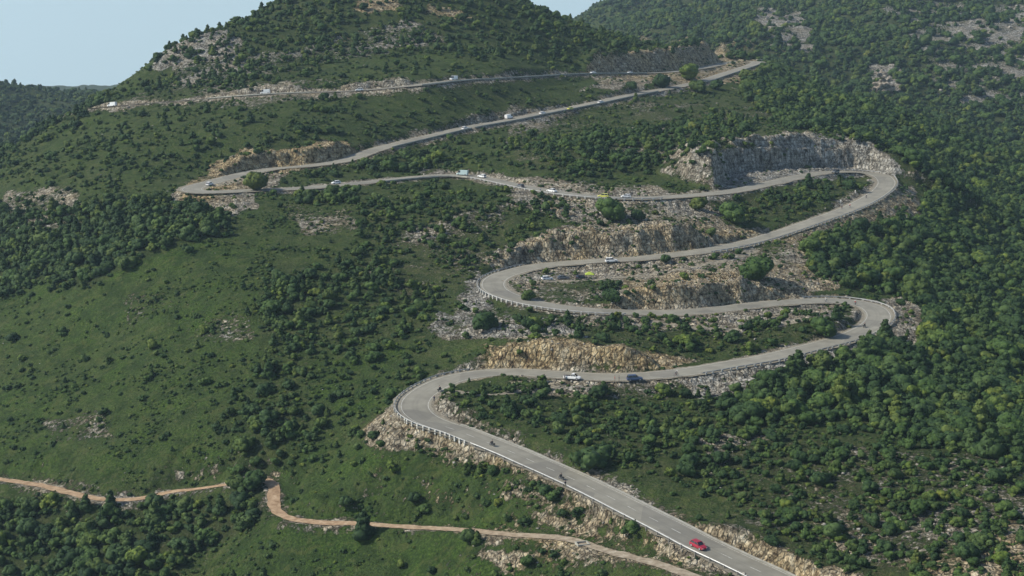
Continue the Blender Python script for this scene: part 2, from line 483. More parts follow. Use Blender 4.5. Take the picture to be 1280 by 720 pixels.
ROCK = polymap([
 (.06, [(-40,-40),(1330,-40),(1330,770),(-40,770)]),
 (.95, [(590,335),(620,315),(690,290),(800,280),(900,278),(965,288),(860,325),(700,330),(640,336)]),
 (1., [(535,415),(550,370),(600,340),(620,390),(700,397),(740,425),(640,424),(560,428)]),
 (.9, [(600,432),(700,426),(830,440),(870,450),(830,465),(640,460)]),
 (.82, [(640,345),(960,305),(1070,345),(1040,370),(960,372),(800,382),(650,375)]),
 (1., [(780,345),(960,325),(1060,350),(1040,366),(960,378),(780,384)]),
 (.85, [(700,395),(1060,380),(1060,400),(900,420),(780,410)]),
 (1., [(890,240),(900,205),(940,180),(1000,168),(1060,174),(1115,203),(1130,218),(960,235)]),
 (.85, [(960,305),(1110,248),(1145,235),(1170,290),(1080,310),(1060,345),(1000,340)]),
 (.78, [(640,232),(880,240),(920,285),(720,285),(640,262)]),
 (.40, [(440,530),(500,505),(600,575),(700,620),(860,700),(900,730),(780,712),(680,650),(600,610),(520,565),(450,560)]),
 (.40, [(640,640),(760,680),(860,725),(640,730),(600,690),(680,690)]),
 (.9, [(850,645),(960,688),(1090,725),(960,725)]),
 (1., [(215,278),(215,235),(330,236),(325,262),(260,272)]),
 (.85, [(222,268),(222,235),(300,190),(440,178),(455,200),(380,212),(340,240),(250,268)]),
 (.85, [(740,92),(790,70),(860,60),(970,84),(975,105),(800,112),(720,120)]),
 (.58, [(50,525),(130,520),(140,555),(70,562)]),
 (.5, [(0,240),(100,235),(110,285),(0,290)]),
 (1., [(198,90),(200,40),(295,36),(300,76)]),
 (.62, [(210,80),(360,62),(520,25),(560,50),(440,80),(230,110)]),
 (.9, [(440,-5),(495,-10),(500,12),(450,18)]),
 (.8, [(530,5),(560,8),(595,22),(580,28),(530,15)]),
 (.72, [(930,15),(1020,10),(1010,70),(930,75)]),
 (.4, [(760,0),(930,10),(1000,90),(800,50)]),
 (.9, [(1088,85),(1122,85),(1120,120),(1092,120)]),
 (.56, [(1110,0),(1330,10),(1330,150),(1180,130)]),
 (.85, [(1105,375),(1150,372),(1160,445),(1110,440),(1090,425)]),
 (.95, [(850,472),(960,455),(1060,428),(1070,440),(1000,470),(880,500)]),
 (.7, [(640,478),(850,478),(850,500),(640,500)]),
 (.68, [(885,548),(990,550),(985,592),(890,596)]),
 (.46, [(900,560),(1330,560),(1330,770),(900,640)]),
 (.58, [(1040,640),(1330,640),(1330,770),(1040,700)]),
 (.50, [(460,320),(600,260),(640,260),(610,330),(560,400),(460,350)]),
 (.48, [(360,258),(450,262),(440,292),(370,292)]),
 (.38, [(160,370),(330,365),(330,430),(160,430)]),
 (.42, [(640,130),(830,130),(980,140),(1000,170),(900,200),(640,200)]),
 (.9, [(500,215),(700,225),(780,238),(700,250),(600,232)]),
 (.5, [(200,108),(500,96),(520,112),(400,128),(140,140)]),
], 1)
WARM = polymap([
 (.35, [(-40,-40),(1330,-40),(1330,770),(-40,770)]),
 (1., [(600,428),(700,424),(840,440),(870,455),(830,468),(600,462)]),
 (.05, [(535,425),(545,365),(600,345),(640,395),(740,400),(740,425)]),
 (.05, [(890,240),(890,200),(940,175),(1070,170),(1140,210),(1130,225),(960,238)]),
 (.9, [(890,305),(905,285),(950,285),(945,305)]),
 (.7, [(780,345),(1070,325),(1090,370),(780,390)]),
 (.75, [(960,300),(1110,246),(1180,240),(1170,320),(1040,340)]),
 (.66, [(590,335),(690,288),(900,278),(880,325)]),
 (1., [(215,275),(260,160),(470,150),(470,205),(330,222)]),
 (.8, [(730,100),(740,40),(900,30),(990,84),(970,112)]),
 (.7, [(440,500),(700,600),(900,730),(640,730),(440,570)]),
 (.8, [(850,640),(1100,720),(1280,640),(1280,770),(960,770)]),
 (.05, [(840,470),(1080,425),(1080,460),(880,505)]),
 (.15, [(180,120),(200,40),(560,10),(560,90)]),
 (.1, [(900,0),(1330,0),(1330,170),(1000,90)]),
 (.9, [(440,-10),(600,-10),(600,30),(440,20)]),
], 2)
LUSH = polymap([
 (.5, [(-40,-40),(1330,-40),(1330,770),(-40,770)]),
 (.9, [(330,540),(640,590),(760,660),(640,760),(250,760),(330,650)]),
 (.75, [(0,330),(340,290),(340,480),(290,600),(0,600)]),
 (.9, [(400,430),(530,430),(450,530),(380,500)]),
 (.15, [(640,130),(830,120),(980,120),(1040,170),(880,200),(640,215)]),
 (.15, [(460,270),(640,250),(640,330),(540,380),(450,350)]),
 (.2, [(700,395),(1060,395),(1000,440),(700,440)]),
 (.25, [(880,540),(1330,600),(1330,770),(900,690)]),
 (.2, [(900,225),(1090,215),(1080,250),(920,290)]),
], 3)

gl = np.hypot(np.gradient(GZ, axis=0) / np.gradient(GY, axis=0), np.gradient(GZ, axis=1) / np.gradient(GX, axis=1))
steep = np.clip((gl - 0.85) / 0.6, 0, 1)
A_rock = readmap(ROCK, PX, PY, GX, GY, 12)
A_rock = np.clip(A_rock * (1.05 + fbm(GX, GY, 16, 4, 61) * .55) + cutness * (0.15 + A_rock) + steep * (.35 + A_rock * .6), 0, 1)
_rd, _ = nearest(road, GX, GY, 40); _rd = _rd - HW
A_rock = np.maximum(A_rock, np.where(_rd < 12, .95 - _rd * .13 + fbm(GX, GY, 7, 3, 401) * .45, 0))
_td, _ = nearest(track, GX, GY, 20)
A_rock = np.maximum(A_rock, np.where(_td < 5, .85 - _td * .12 + fbm(GX, GY, 5, 3, 403) * .5, 0))
A_rock = np.clip(A_rock + (fbm(GX, GY, 30, 4, 405) * .35 - .05) * (A_rock > .05), 0, 1)
A_warm = readmap(WARM, PX, PY, GX, GY, 6)
A_lush = readmap(LUSH, PX, PY, GX, GY, 14)
A_tree = readmap(TREES, PX, PY, GX, GY, 9)

# rock surfaces get real relief
rk = np.clip((A_rock - .45) * 2, 0, 1) * np.clip((bestd - 1.6) / 2, 0, 1) * (GY < 1400)
GZ += rk * (np.abs(fbm(GX, GY, 3.0, 3, 71)) * 1.7 - 0.45)


# ------------------------------------------------------------------ materials
class M:
    def __init__(s, name, rough=0.9, spec=0.2):
        s.m = bpy.data.materials.new(name); s.m.use_nodes = True
        s.t = s.m.node_tree; s.b = s.t.nodes['Principled BSDF']
        s.b.inputs['Roughness'].default_value = rough
        s.b.inputs['Specular IOR Level'].default_value = spec
        s.pos = None

    def n(s, typ, **kw):
        nd = s.t.nodes.new(typ)
        for k, v in kw.items(): setattr(nd, k, v)
        return nd

    def link(s, a, b): s.t.links.new(a, b)

    def P(s):
        if s.pos is None: s.pos = s.n('ShaderNodeNewGeometry').outputs['Position']
        return s.pos

    def noise(s, scale, detail=4, rough=.55, vec=None, out='Fac'):
        nd = s.n('ShaderNodeTexNoise'); nd.inputs['Scale'].default_value = scale
        nd.inputs['Detail'].default_value = detail; nd.inputs['Roughness'].default_value = rough
        s.link(vec if vec is not None else s.P(), nd.inputs['Vector'])
        return nd.outputs[out]

    def ramp(s, fac, stops):
        r = s.n('ShaderNodeValToRGB'); e = r.color_ramp.elements
        while len(e) < len(stops): e.new(.5)
        for k, (p, c) in enumerate(stops):
            e[k].position = p
            e[k].color = (c, c, c, 1) if isinstance(c, (int, float)) else (*c, 1)
        s.link(fac, r.inputs['Fac'])
        return r.outputs['Color']

    def mix(s, fac, a, b, mode='MIX'):
        m = s.n('ShaderNodeMix', data_type='RGBA', blend_type=mode)
        for sock, v in ((m.inputs['Factor'], fac), (m.inputs['A'], a), (m.inputs['B'], b)):
            if isinstance(v, tuple): sock.default_value = (*v, 1)
            elif isinstance(v, (int, float)): sock.default_value = v
            else: s.link(v, sock)
        return m.outputs['Result']

    def math(s, op, a, b=0.0, clamp=False):
        m = s.n('ShaderNodeMath', operation=op, use_clamp=clamp)
        for k, v in enumerate((a, b)):
            if isinstance(v, (int, float)): m.inputs[k].default_value = v
            else: s.link(v, m.inputs[k])
        return m.outputs[0]

    def color(s, c):
        if isinstance(c, tuple): s.b.inputs['Base Color'].default_value = (*c, 1)
        else: s.link(c, s.b.inputs['Base Color'])
        return s

    def bump(s, h, strength=.5, dist=.3):
        b = s.n('ShaderNodeBump'); b.inputs['Strength'].default_value = strength; b.inputs['Distance'].default_value = dist
        s.link(h, b.inputs['Height']); s.link(b.outputs[0], s.b.inputs['Normal'])
        return s


# ground
g = M('hillside', 1.0, 0.05)
att = g.n('ShaderNodeVertexColor', layer_name='cover')
sep = g.n('ShaderNodeSeparateColor'); g.link(att.outputs['Color'], sep.inputs[0])
rock_a, warm_a, lush_a = sep.outputs[0], sep.outputs[1], sep.outputs[2]
n1 = g.noise(0.35, 6, .65); n2 = g.noise(1.3, 4, .6); n3 = g.noise(0.05, 4, .6); n4 = g.noise(3.2, 3, .6)
scrub = g.ramp(n2, [(.32, (.022, .041, .010)), (.50, (.047, .084, .017)), (.68, (.086, .130, .027))])
dry = g.ramp(n1, [(.35, (.044, .060, .024)), (.55, (.075, .088, .035)), (.72, (.155, .135, .075))])
lf = g.math('ADD', lush_a, g.math('MULTIPLY', g.math('SUBTRACT', n3, .5), 1.6), True)
green = g.mix(lf, dry, scrub)
green = g.mix(g.ramp(g.noise(.11, 5, .6), [(.45, 0.0), (.62, .55)]), green, (.034, .056, .022))
green = g.mix(g.ramp(n4, [(.35, .55), (.5, 0.0)]), green, (.012, .022, .010))
st = g.n('ShaderNodeMapping'); st.inputs['Scale'].default_value = (1, 1, .6); g.link(g.P(), st.inputs[0])
r1 = g.noise(.55, 7, .7, st.outputs[0]); r2 = g.noise(2.2, 4, .7)
greyr = g.ramp(r1, [(.38, (.075, .07, .06)), (.44, (.20, .188, .16)), (.52, (.35, .335, .295)), (.66, (.47, .455, .41))])
tanr = g.ramp(r1, [(.38, (.085, .058, .032)), (.44, (.25, .185, .10)), (.52, (.42, .325, .18)), (.66, (.50, .43, .29))])
wf = g.math('ADD', warm_a, g.math('MULTIPLY', g.math('SUBTRACT', g.noise(.09, 3), .5), 1.4), True)
rocks = g.mix(wf, greyr, tanr)
vs = g.n('ShaderNodeMapping'); vs.inputs['Scale'].default_value = (1, 1, .62); g.link(g.P(), vs.inputs[0])
wv = g.n('ShaderNodeVectorMath', operation='ADD'); g.link(vs.outputs[0], wv.inputs[0])
nz = g.noise(.8, 3, .6, out='Color'); g.link(nz, wv.inputs[1])
vo = g.n('ShaderNodeTexVoronoi', feature='DISTANCE_TO_EDGE'); vo.inputs['Scale'].default_value = .75; g.link(wv.outputs[0], vo.inputs['Vector'])
vc = g.n('ShaderNodeTexVoronoi', feature='F1'); vc.inputs['Scale'].default_value = .75; g.link(wv.outputs[0], vc.inputs['Vector'])
tone = g.n('ShaderNodeSeparateColor'); g.link(vc.outputs['Color'], tone.inputs[0])
rocks = g.mix(1.0, rocks, g.ramp(tone.outputs[0], [(0, .8), (1, 1.4)]), 'MULTIPLY')
hs = g.n('ShaderNodeMapping'); hs.inputs['Scale'].default_value = (.12, .12, 1.3); g.link(g.P(), hs.inputs[0])
strata = g.noise(1.0, 4, .6, hs.outputs[0])
rocks = g.mix(1.0, rocks, g.ramp(strata, [(.36, .62), (.48, 1.0), (.62, 1.2)]), 'MULTIPLY')
crack = g.ramp(vo.outputs['Distance'], [(.02, .55), (.085, 0.0)])
rocks = g.mix(crack, rocks, (.045, .038, .028))
rocks = g.mix(g.ramp(r2, [(.34, .6), (.45, 0.0)]), rocks, (.07, .062, .045))
th = g.math('ADD', g.math('MULTIPLY', n1, .75), g.math('MULTIPLY', n2, .35))
th = g.math('ADD', g.math('MULTIPLY', g.noise(.7, 7, .72), 1.9), -.42)
rf = g.ramp(g.math('ADD', g.math('SUBTRACT', rock_a, th), .5), [(.42, 0.0), (.58, 1.0)])
tree_a = g.n('ShaderNodeVertexColor', layer_name='litter_shade').outputs['Color']
green = g.mix(g.math('MULTIPLY', tree_a, .6), green, (.030, .034, .018))  # darkens ground among trees: leaf litter plus shade put into the colour
mid = g.noise(.16, 5, .62)
green = g.mix(g.ramp(mid, [(.40, .75), (.50, 0.0)]), green, (.026, .044, .014))
green = g.mix(g.ramp(g.noise(.22, 5, .65), [(.54, 0.0), (.64, .6)]), green, (.085, .100, .032))
soil = g.ramp(g.noise(.9, 5, .65), [(.56, 0.0), (.66, .75)])
green = g.mix(g.math('MULTIPLY', soil, g.math('SUBTRACT', 1.0, g.math('MULTIPLY', lush_a, .95), True)), green, (.17, .145, .095))
g.color(g.mix(rf, green, rocks))
blk = g.math('ADD', g.math('MULTIPLY', tone.outputs[1], 1.3), g.math('MULTIPLY', g.math('MINIMUM', vo.outputs['Distance'], .2), 4.0))
g.bump(g.math('ADD', g.math('MULTIPLY', n2, 1.0), g.math('ADD', g.math('ADD', g.math('MULTIPLY', strata, 1.2), g.math('MULTIPLY', r1, 1.3)), g.math('ADD', g.math('MULTIPLY', blk, rf), g.math('MULTIPLY', n4, .5)))), 1.0, .9)
M_GROUND = g.m

a = M('asphalt', .85, .25)
nn = a.noise(.25, 4); n6 = a.noise(6, 3)
nn = a.math('ADD', a.math('MULTIPLY', nn, .6), a.math('MULTIPLY', a.noise(.045, 4, .7), .4))
ca = a.ramp(nn, [(.35, (.180, .168, .135)), (.65, (.262, .247, .200))])
a.color(a.mix(a.ramp(n6, [(.3, .2), (.6, 0.0)]), ca, (.13, .128, .12)))
ac = a.n('ShaderNodeAttribute', attribute_name='across').outputs['Fac']
ab = a.math('ABSOLUTE', ac)
wh = a.ramp(ab, [(0, 0.0), (.12, .45), (.24, 0.0), (.58, .0), (.70, .5), (.80, 0.0), (.90, 0.0), (1.0, .0)])
wf_ = a.math('MULTIPLY', wh, a.ramp(a.noise(.12, 3), [(.3, .3), (.6, 1.0)]))
base_ = a.mix(a.ramp(n6, [(.3, .2), (.6, 0.0)]), ca, (.13, .128, .12))
base_ = a.mix(a.math('MULTIPLY', wf_, .55), base_, (.115, .108, .09))
dust = a.math('MULTIPLY', a.ramp(ab, [(.74, 0.0), (1.0, 1.0)]), a.ramp(a.noise(.6, 5, .7), [(.42, 0.0), (.56, .9)]))
base_ = a.mix(dust, base_, (.27, .24, .18))
patch = a.n('ShaderNodeTexVoronoi', feature='F1'); patch.inputs['Scale'].default_value = .11; a.link(a.P(), patch.inputs['Vector'])
ps = a.n('ShaderNodeSeparateColor'); a.link(patch.outputs['Color'], ps.inputs[0])
base_ = a.mix(a.ramp(ps.outputs[0], [(.80, 0.0), (.82, .35)]), base_, (.11, .105, .095))
a.color(base_)
M_ASPH = a.m
a = M('verge_gravel', .95, .1)
a.color(a.ramp(a.noise(1.1, 5, .65), [(.3, (.11, .095, .07)), (.5, (.20, .178, .135)), (.7, (.29, .26, .205))])).bump(a.noise(2, 3), .6, .2)
M_GRAV = a.m
a = M('track_earth', .95, .1)
xs_ = a.n('ShaderNodeSeparateXYZ'); a.link(a.P(), xs_.inputs[0])
mr = a.n('ShaderNodeMapRange'); mr.inputs['From Min'].default_value = -45; mr.inputs['From Max'].default_value = 15; a.link(xs_.outputs[0], mr.inputs['Value'])
a.color(a.mix(mr.outputs[0], a.ramp(a.noise(.6, 5, .65), [(.3, (.20, .130, .075)), (.52, (.34, .235, .145)), (.7, (.45, .34, .23))]), a.ramp(a.noise(.6, 5, .65), [(.3, (.17, .135, .095)), (.52, (.29, .24, .175)), (.7, (.40, .35, .27))]))).bump(a.noise(2, 3), .6, .2)
M_TRACK = a.m
a = M('concrete_gutter', .9, .2)
a.color(a.ramp(a.noise(.7, 4), [(.3, (.25, .24, .20)), (.7, (.38, .365, .31))]))
M_CONC = a.m
a = M('road_paint', .6, .3)
a.color(a.ramp(a.noise(2.5, 4), [(.38, (.27, .26, .22)), (.58, (.52, .51, .46))]))
M_PAINT = a.m
a = M('galvanised_steel', .45, .5); a.b.inputs['Metallic'].default_value = .35
a.color(a.ramp(a.noise(.8, 3), [(.3, (.30, .30, .30)), (.7, (.44, .44, .43))]))
M_STEEL = a.m
a = M('weathered_wood_post', .8, .2)
a.color(a.ramp(a.noise(4, 3), [(.3, (.12, .11, .10)), (.7, (.22, .21, .19))]))
M_POST = a.m


a = M('dull_steel', .6, .4); a.color(a.ramp(a.noise(.8, 3), [(.3, (.26, .26, .255)), (.7, (.40, .40, .385))])); M_STEELD = a.m
a = M('white_concrete_block', .9, .2); a.color(a.ramp(a.noise(2, 3), [(.35, (.24, .235, .21)), (.65, (.52, .51, .47))])); M_BLOCK = a.m


def leafmat(name, c0, c1, c2):
    a = M(name, .75, .15)
    oi = a.n('ShaderNodeObjectInfo')
    v = a.ramp(a.noise(.9, 3, .6), [(.3, c0), (.5, c1), (.72, c2)])
    var = a.ramp(oi.outputs['Random'], [(0, (.58, .66, .68)), (.35, (.85, .90, .85)), (.6, (1., 1., 1.)), (.82, (1.35, 1.15, .9)), (.95, (1.6, 1.35, .9)), (1, (1.9, 1.35, .95))])
    a.color(a.mix(1.0, v, var, 'MULTIPLY'))
    return a.m


M_LEAF = leafmat('oak_foliage', (.016, .033, .009), (.041, .075, .018), (.088, .130, .030))
M_LEAFD = leafmat('dark_foliage', (.011, .026, .009), (.028, .055, .017), (.060, .093, .027))
M_LEAFL = leafmat('light_foliage', (.028, .048, .016), (.050, .082, .024), (.075, .11, .034))
a = M('bark', .9, .1); a.color(a.ramp(a.noise(5, 3), [(.3, (.05, .04, .03)), (.7, (.13, .11, .09))])); M_BARK = a.m
a = M('limestone', .95, .1)
a.color(a.ramp(a.noise(1.4, 5, .65), [(.36, (.09, .08, .065)), (.5, (.24, .222, .19)), (.66, (.38, .36, .32))])).bump(a.noise(3, 4), .7, .2)
M_STONE = a.m


def link_mesh(name, verts, faces, mats, parent=None, smooth_=False, mi=None):
    me = bpy.data.meshes.new(name)
    if isinstance(verts, np.ndarray) and isinstance(faces, np.ndarray):
        k = faces.shape[1]
        me.vertices.add(len(verts)); me.vertices.foreach_set('co', verts.astype(np.float32).ravel())
        me.loops.add(faces.size); me.loops.foreach_set('vertex_index', faces.astype(np.int32).ravel())
        me.polygons.add(len(faces)); me.polygons.foreach_set('loop_start', np.arange(0, faces.size, k, dtype=np.int32))
        me.update(calc_edges=True)
    else:
        me.from_pydata([tuple(v) for v in verts], [], [tuple(f) for f in faces]); me.update()
    for m in (mats if isinstance(mats, (list, tuple)) else [mats]): me.materials.append(m)
    if mi is not None: me.polygons.foreach_set('material_index', np.asarray(mi, np.int32))
    if smooth_: me.polygons.foreach_set('use_smooth', np.ones(len(me.polygons), bool))
    o = bpy.data.objects.new(name, me); C.objects.link(o)
    if parent: o.parent = parent
    return o


def tag(o, label=None, cat=None, group=None, kind=None):
    if label: o['label'] = label
    if cat: o['category'] = cat
    if group: o['group'] = group
    if kind: o['kind'] = kind
    return o


def empty(name, loc, rz=0):
    o = bpy.data.objects.new(name, None); C.objects.link(o)
    o.empty_display_size = .3; o.location = loc; o.rotation_euler = (0, 0, rz)
    return o


# ------------------------------------------------------------------ terrain sheet
nr, nc = GX.shape
idx = np.arange(nr * nc).reshape(nr, nc)
faces = np.stack([idx[:-1, :-1], idx[:-1, 1:], idx[1:, 1:], idx[1:, :-1]], -1).reshape(-1, 4)
V = np.stack([GX, GY, GZ], -1).reshape(-1, 3)
ter = link_mesh('terrain', V, faces, M_GROUND, smooth_=True)
tag(ter, 'scrubby green mountainside cut by rocky road benches, with hills beyond', None, None, 'structure')
ca = ter.data.color_attributes.new('cover', 'FLOAT_COLOR', 'POINT')
ca.data.foreach_set('color', np.stack([A_rock, A_warm, A_lush, np.ones_like(A_rock)], -1).astype(np.float32).ravel())

cl_ = ter.data.color_attributes.new('litter_shade', 'FLOAT_COLOR', 'POINT')
_t = np.clip((A_tree - .4) * 2, 0, 1)
cl_.data.foreach_set('color', np.stack([_t, _t, _t, np.ones_like(_t)], -1).astype(np.float32).ravel())


# ------------------------------------------------------------------ roads
def frames(Q):
    t = np.gradient(Q, axis=0); t[:, 2] = 0
    t /= np.linalg.norm(t, axis=1)[:, None]
    nrm = np.c_[-t[:, 1], t[:, 0], np.zeros(len(Q))]    # to the left of travel
    return t, nrm


def strip(name, Q, o0, o1, dz, mat, i0=0, i1=None, cols=2, kind='structure', label=None, edge=0.0, parent=None, across=False):
    i1 = len(Q) if i1 is None else i1
    t, nrm = frames(Q)
    q = Q[i0:i1]; nn_ = nrm[i0:i1]
    o0 = np.broadcast_to(np.asarray(o0, float), len(q)); o1 = np.broadcast_to(np.asarray(o1, float), len(q))
    rows = []
    for k in range(cols):
        f = k / (cols - 1)
        off = o0 * (1 - f) + o1 * f
        if edge and k in (0, cols - 1):
            off = off + edge * fbm(q[:, 0], q[:, 1], 3, 2, 90 + k) * (1 if k else -1)
        rows.append(q + nn_ * off[:, None] + np.array([0, 0, dz]))
    V = np.stack(rows, 1).reshape(-1, 3)
    m = len(q)
    ii = np.arange(m * cols).reshape(m, cols)
    Fc = np.stack([ii[:-1, :-1], ii[:-1, 1:], ii[1:, 1:], ii[1:, :-1]], -1).reshape(-1, 4)[:, ::-1].copy()
    o = link_mesh(name, V, Fc, mat, parent)
    if across:
        at_ = o.data.attributes.new('across', 'FLOAT', 'POINT'); at_.data.foreach_set('value', np.tile(np.linspace(-1, 1, cols), m).astype(np.float32))
    if kind: tag(o, label, None, None, kind)
    return o


def crv(Q):
    """signed curvature, smoothed: positive bends left"""
    t, _ = frames(Q)
    a = np.unwrap(np.arctan2(t[:, 1], t[:, 0]))
    k = smooth(np.gradient(a), 3, 5)
    return k


kk = crv(road)
wide = np.clip(np.abs(kk) / 0.05, 0, 1) * 1.1                # hairpins are wider
strip('road_verge', road, -(HW + .9 + wide), HW + 1.1 + wide, 0.10, M_GRAV, cols=6, edge=.9, label='pale gravel verge of the zigzag mountain road')
strip('road', road, -(HW + wide * .6), HW + wide * .6, 0.16, M_ASPH, cols=15, edge=.22, across=True, label='grey asphalt mountain road zigzagging up the slope')
strip('dirt_track', track, -1.6, 1.6, 0.12, M_TRACK, cols=4, edge=.5, label='orange earth track along the lower slope')


def near_index(Q, px, py):
    x, y = project(Q[:, 0], Q[:, 1], Q[:, 2])
    return int(np.argmin((x - px) ** 2 + ((y - py) * 1.5) ** 2))


# painted lines: one sheet of dashes, two edge lines
def painted(name, Q, items, dz, mat, label):
    t, nrm = frames(Q); Vv = []; Fv = []
    for i0, i1, o0, o1 in items:
        b = len(Vv)
        for i in (i0, i1):
            i_ = min(int(i), len(Q) - 2); f = i - i_
            p = Q[i_] * (1 - f) + Q[i_ + 1] * f
            Vv.append(p + nrm[i_] * o0 + [0, 0, dz]); Vv.append(p + nrm[i_] * o1 + [0, 0, dz])
        Fv.append((b, b + 1, b + 3, b + 2)[::-1])
    o = link_mesh(name, Vv, Fv, mat)
    return tag(o, label, None, None, 'structure')


iA = near_index(road, 518, 510)
dash = [(i, i + 3.2, -.09, .09) for i in range(4, len(road) - 10, 8) if i < iA - 15]
painted('road_centre_marking', road, dash, .168, M_PAINT, 'dashed white centre line on the asphalt')
strip('road_edge_line', road, HW - .42, HW - .27, .168, M_PAINT, label='white edge line along one side of the asphalt')
strip('road_edge_line', road, -HW + .27, -HW + .42, .168, M_PAINT, label='white edge line along the other side of the asphalt')
# pale concrete gutter on the uphill side of the low straight
iB = near_index(road, 560, 532)
strip('gutter', road, -(HW + 1.0), -(HW + .08), .175, M_CONC, 0, iB, label='pale concrete gutter beside the lowest straight')


def lane(name, pts, w, mat, label):
    P_ = [at(a_, b_) for a_, b_ in pts]
    Q = np.array([p[:] for p in P_]); s_ = np.r_[0, np.cumsum(np.linalg.norm(np.diff(Q[:, :2], axis=0), axis=1))]
    L = np.arange(0, s_[-1], 1.0); Q = np.c_[np.interp(L, s_, Q[:, 0]), np.interp(L, s_, Q[:, 1]), np.zeros(len(L))]
    Q[:, 0] = smooth(Q[:, 0], 3, 3); Q[:, 1] = smooth(Q[:, 1], 3, 3)
    t, nn_ = frames(Q); rows = []
    for k in range(9):
        f = k / 8 * 2 - 1
        q = Q + nn_ * (f * (w + .6 * fbm(Q[:, 0], Q[:, 1], 4, 2, 500 + (k > 4))))[:, None]
        q[:, 2] = sample(GZ, q[:, 0], q[:, 1]) + .09 - .12 * abs(f) ** 4
        rows.append(q)
    V = np.stack(rows, 1).reshape(-1, 3); m = len(Q); ii = np.arange(m * 9).reshape(m, 9)
    Fc = np.stack([ii[:-1, :-1], ii[1:, :-1], ii[1:, 1:], ii[:-1, 1:]], -1).reshape(-1, 4)
    return tag(link_mesh(name, V, Fc, mat), label, None, None, 'structure')


lane('gravel_lane', [(812, 402), (860, 409), (905, 411), (950, 408), (1000, 402), (1045, 397)], 1.5, M_GRAV, 'pale gravel lane inside the wide right hairpin')
lane('gravel_lane', [(662, 351), (700, 352), (745, 350), (800, 344), (850, 337), (900, 327), (945, 312)], 2.2, M_GRAV, 'gravel lane inside the middle left hairpin')
lane('gravel_layby', [(246, 236), (262, 232), (290, 228), (320, 222)], 5.0, M_GRAV, 'pale gravel layby inside the far left bend')
lane('gravel_lane', [(562, 489), (590, 494), (620, 494), (655, 488), (700, 484)], 1.5, M_GRAV, 'old gravel lane inside the lowest left hairpin')

# ------------------------------------------------------------------ guardrails
def guardrail(p0, p1, side, label, gap=4.0, block=False, off=None, hgt=.62, mat=None, wall=False, maxpost=100):
    i0, i1 = sorted((near_index(road, *p0), near_index(road, *p1)))
    t, nrm = frames(road)
    off_ = (HW + .75 if off is None else off)
    o = (off_ + wide[i0:i1] * .8) * side
    q = road[i0:i1] + nrm[i0:i1] * o[:, None]
    mid = q[len(q) // 2]
    root = empty('concrete_barrier' if wall else 'guardrail', tuple(mid))
    tag(root, label, 'barrier' if wall else 'guardrail', 'low walls along the upper road' if wall else 'steel guardrails along the zigzag road')
    q = q - mid
    nn_ = nrm[i0:i1] * side
    if wall:
        prof = [(-.16, 0), (-.12, .75), (.12, .75), (.16, 0)]
    else:
        prof = [(-.03, hgt - .17), (-.09, hgt - .10), (-.03, hgt), (-.09, hgt + .10), (-.03, hgt + .17), (0, hgt + .17), (0, hgt - .17)]
    rows = [q + nn_ * a_ + np.array([0, 0, b_]) for a_, b_ in prof]
    Vv = np.stack(rows, 1); m, k = Vv.shape[:2]
    ii = np.arange(m * k).reshape(m, k); jj = np.roll(ii, -1, 1)
    Fc = np.stack([ii[:-1], jj[:-1], jj[1:], ii[1:]], -1).reshape(-1, 4)
    link_mesh('coping' if wall else 'rail', Vv.reshape(-1, 3), Fc, M_CONC if wall else (M_STEELD if block else M_STEEL), root)
    if wall: return root
    L = len(q); cnt = min(int(L / gap), maxpost)
    pm = None
    for c in range(cnt):
        i = int((c + .5) * L / cnt)
        if pm is None:
            bw, bd = (.27, .18) if block else (.11, .09)
            pv = [(x, y, z) for z in (-.5, hgt + .12) for x, y in ((-bw, -bd), (bw, -bd), (bw, bd), (-bw, bd))]
            pf = [(0, 1, 5, 4), (1, 2, 6, 5), (2, 3, 7, 6), (3, 0, 4, 7), (4, 5, 6, 7)]
            ob = link_mesh('post', pv, pf, M_BLOCK if block else M_POST, root); pm = ob
        else:
            ob = pm.copy(); C.objects.link(ob); ob.parent = root
        ob.location = tuple(q[i] + nn_[i] * .14 - np.array([0, 0, random.uniform(0, .14)]))
        ob.rotation_euler = (0, 0, math.atan2(t[i0 + i][1], t[i0 + i][0]))
    return root


guardrail((1040, 760), (600, 556), 1, 'long pale steel guardrail along the downhill edge of the lowest straight', 4)
guardrail((598, 551), (597, 468), 1, 'curved guardrail with close posts round the lowest hairpin on the left', 1.9, True)
guardrail((870, 463), (1010, 377), -1, 'steel guardrail curling round the outside of the wide right hairpin', 2.6, True)
guardrail((780, 391), (668, 334), 1, 'guardrail with close posts round the middle left hairpin', 2, True)
guardrail((880, 314), (1040, 215), -1, 'steel guardrail round the outside of the upper right hairpin by the quarry face', 3, True)
guardrail((820, 247), (597, 222), 1, 'long guardrail on the outer edge of the road above the layered rock face', 3.2, True)
guardrail((595, 221), (470, 227), 1, 'low pale wall on the road shoulder where vans are parked', wall=True)
guardrail((480, 184), (582, 160), -1, 'low pale wall beside the climbing road above the orange cutting', wall=True)
guardrail((585, 159), (815, 115), -1, 'long pale wall along the straight climbing toward the top bend', wall=True)
guardrail((860, 106), (941, 79), -1, 'low wall edging the road just below the topmost bend', wall=True)
guardrail((392, 116), (262, 124), -1 * -1, 'low bright wall on the highest road under the big hill', wall=True)
guardrail((800, 92), (520, 107), 1, 'thin pale wall along the highest straight below the wooded hill', wall=True)

#@@OBJECTS@@
# ------------------------------------------------------------------ plants: prototypes
_ico = {}


def ico(sub):
    if sub not in _ico:
        bm = bmesh.new(); bmesh.ops.create_icosphere(bm, subdivisions=sub, radius=1)
        v = np.array([x.co[:] for x in bm.verts]); f = np.array([[q.index for q in p.verts] for p in bm.faces])
        bm.free(); _ico[sub] = (v, f)
    return _ico[sub]


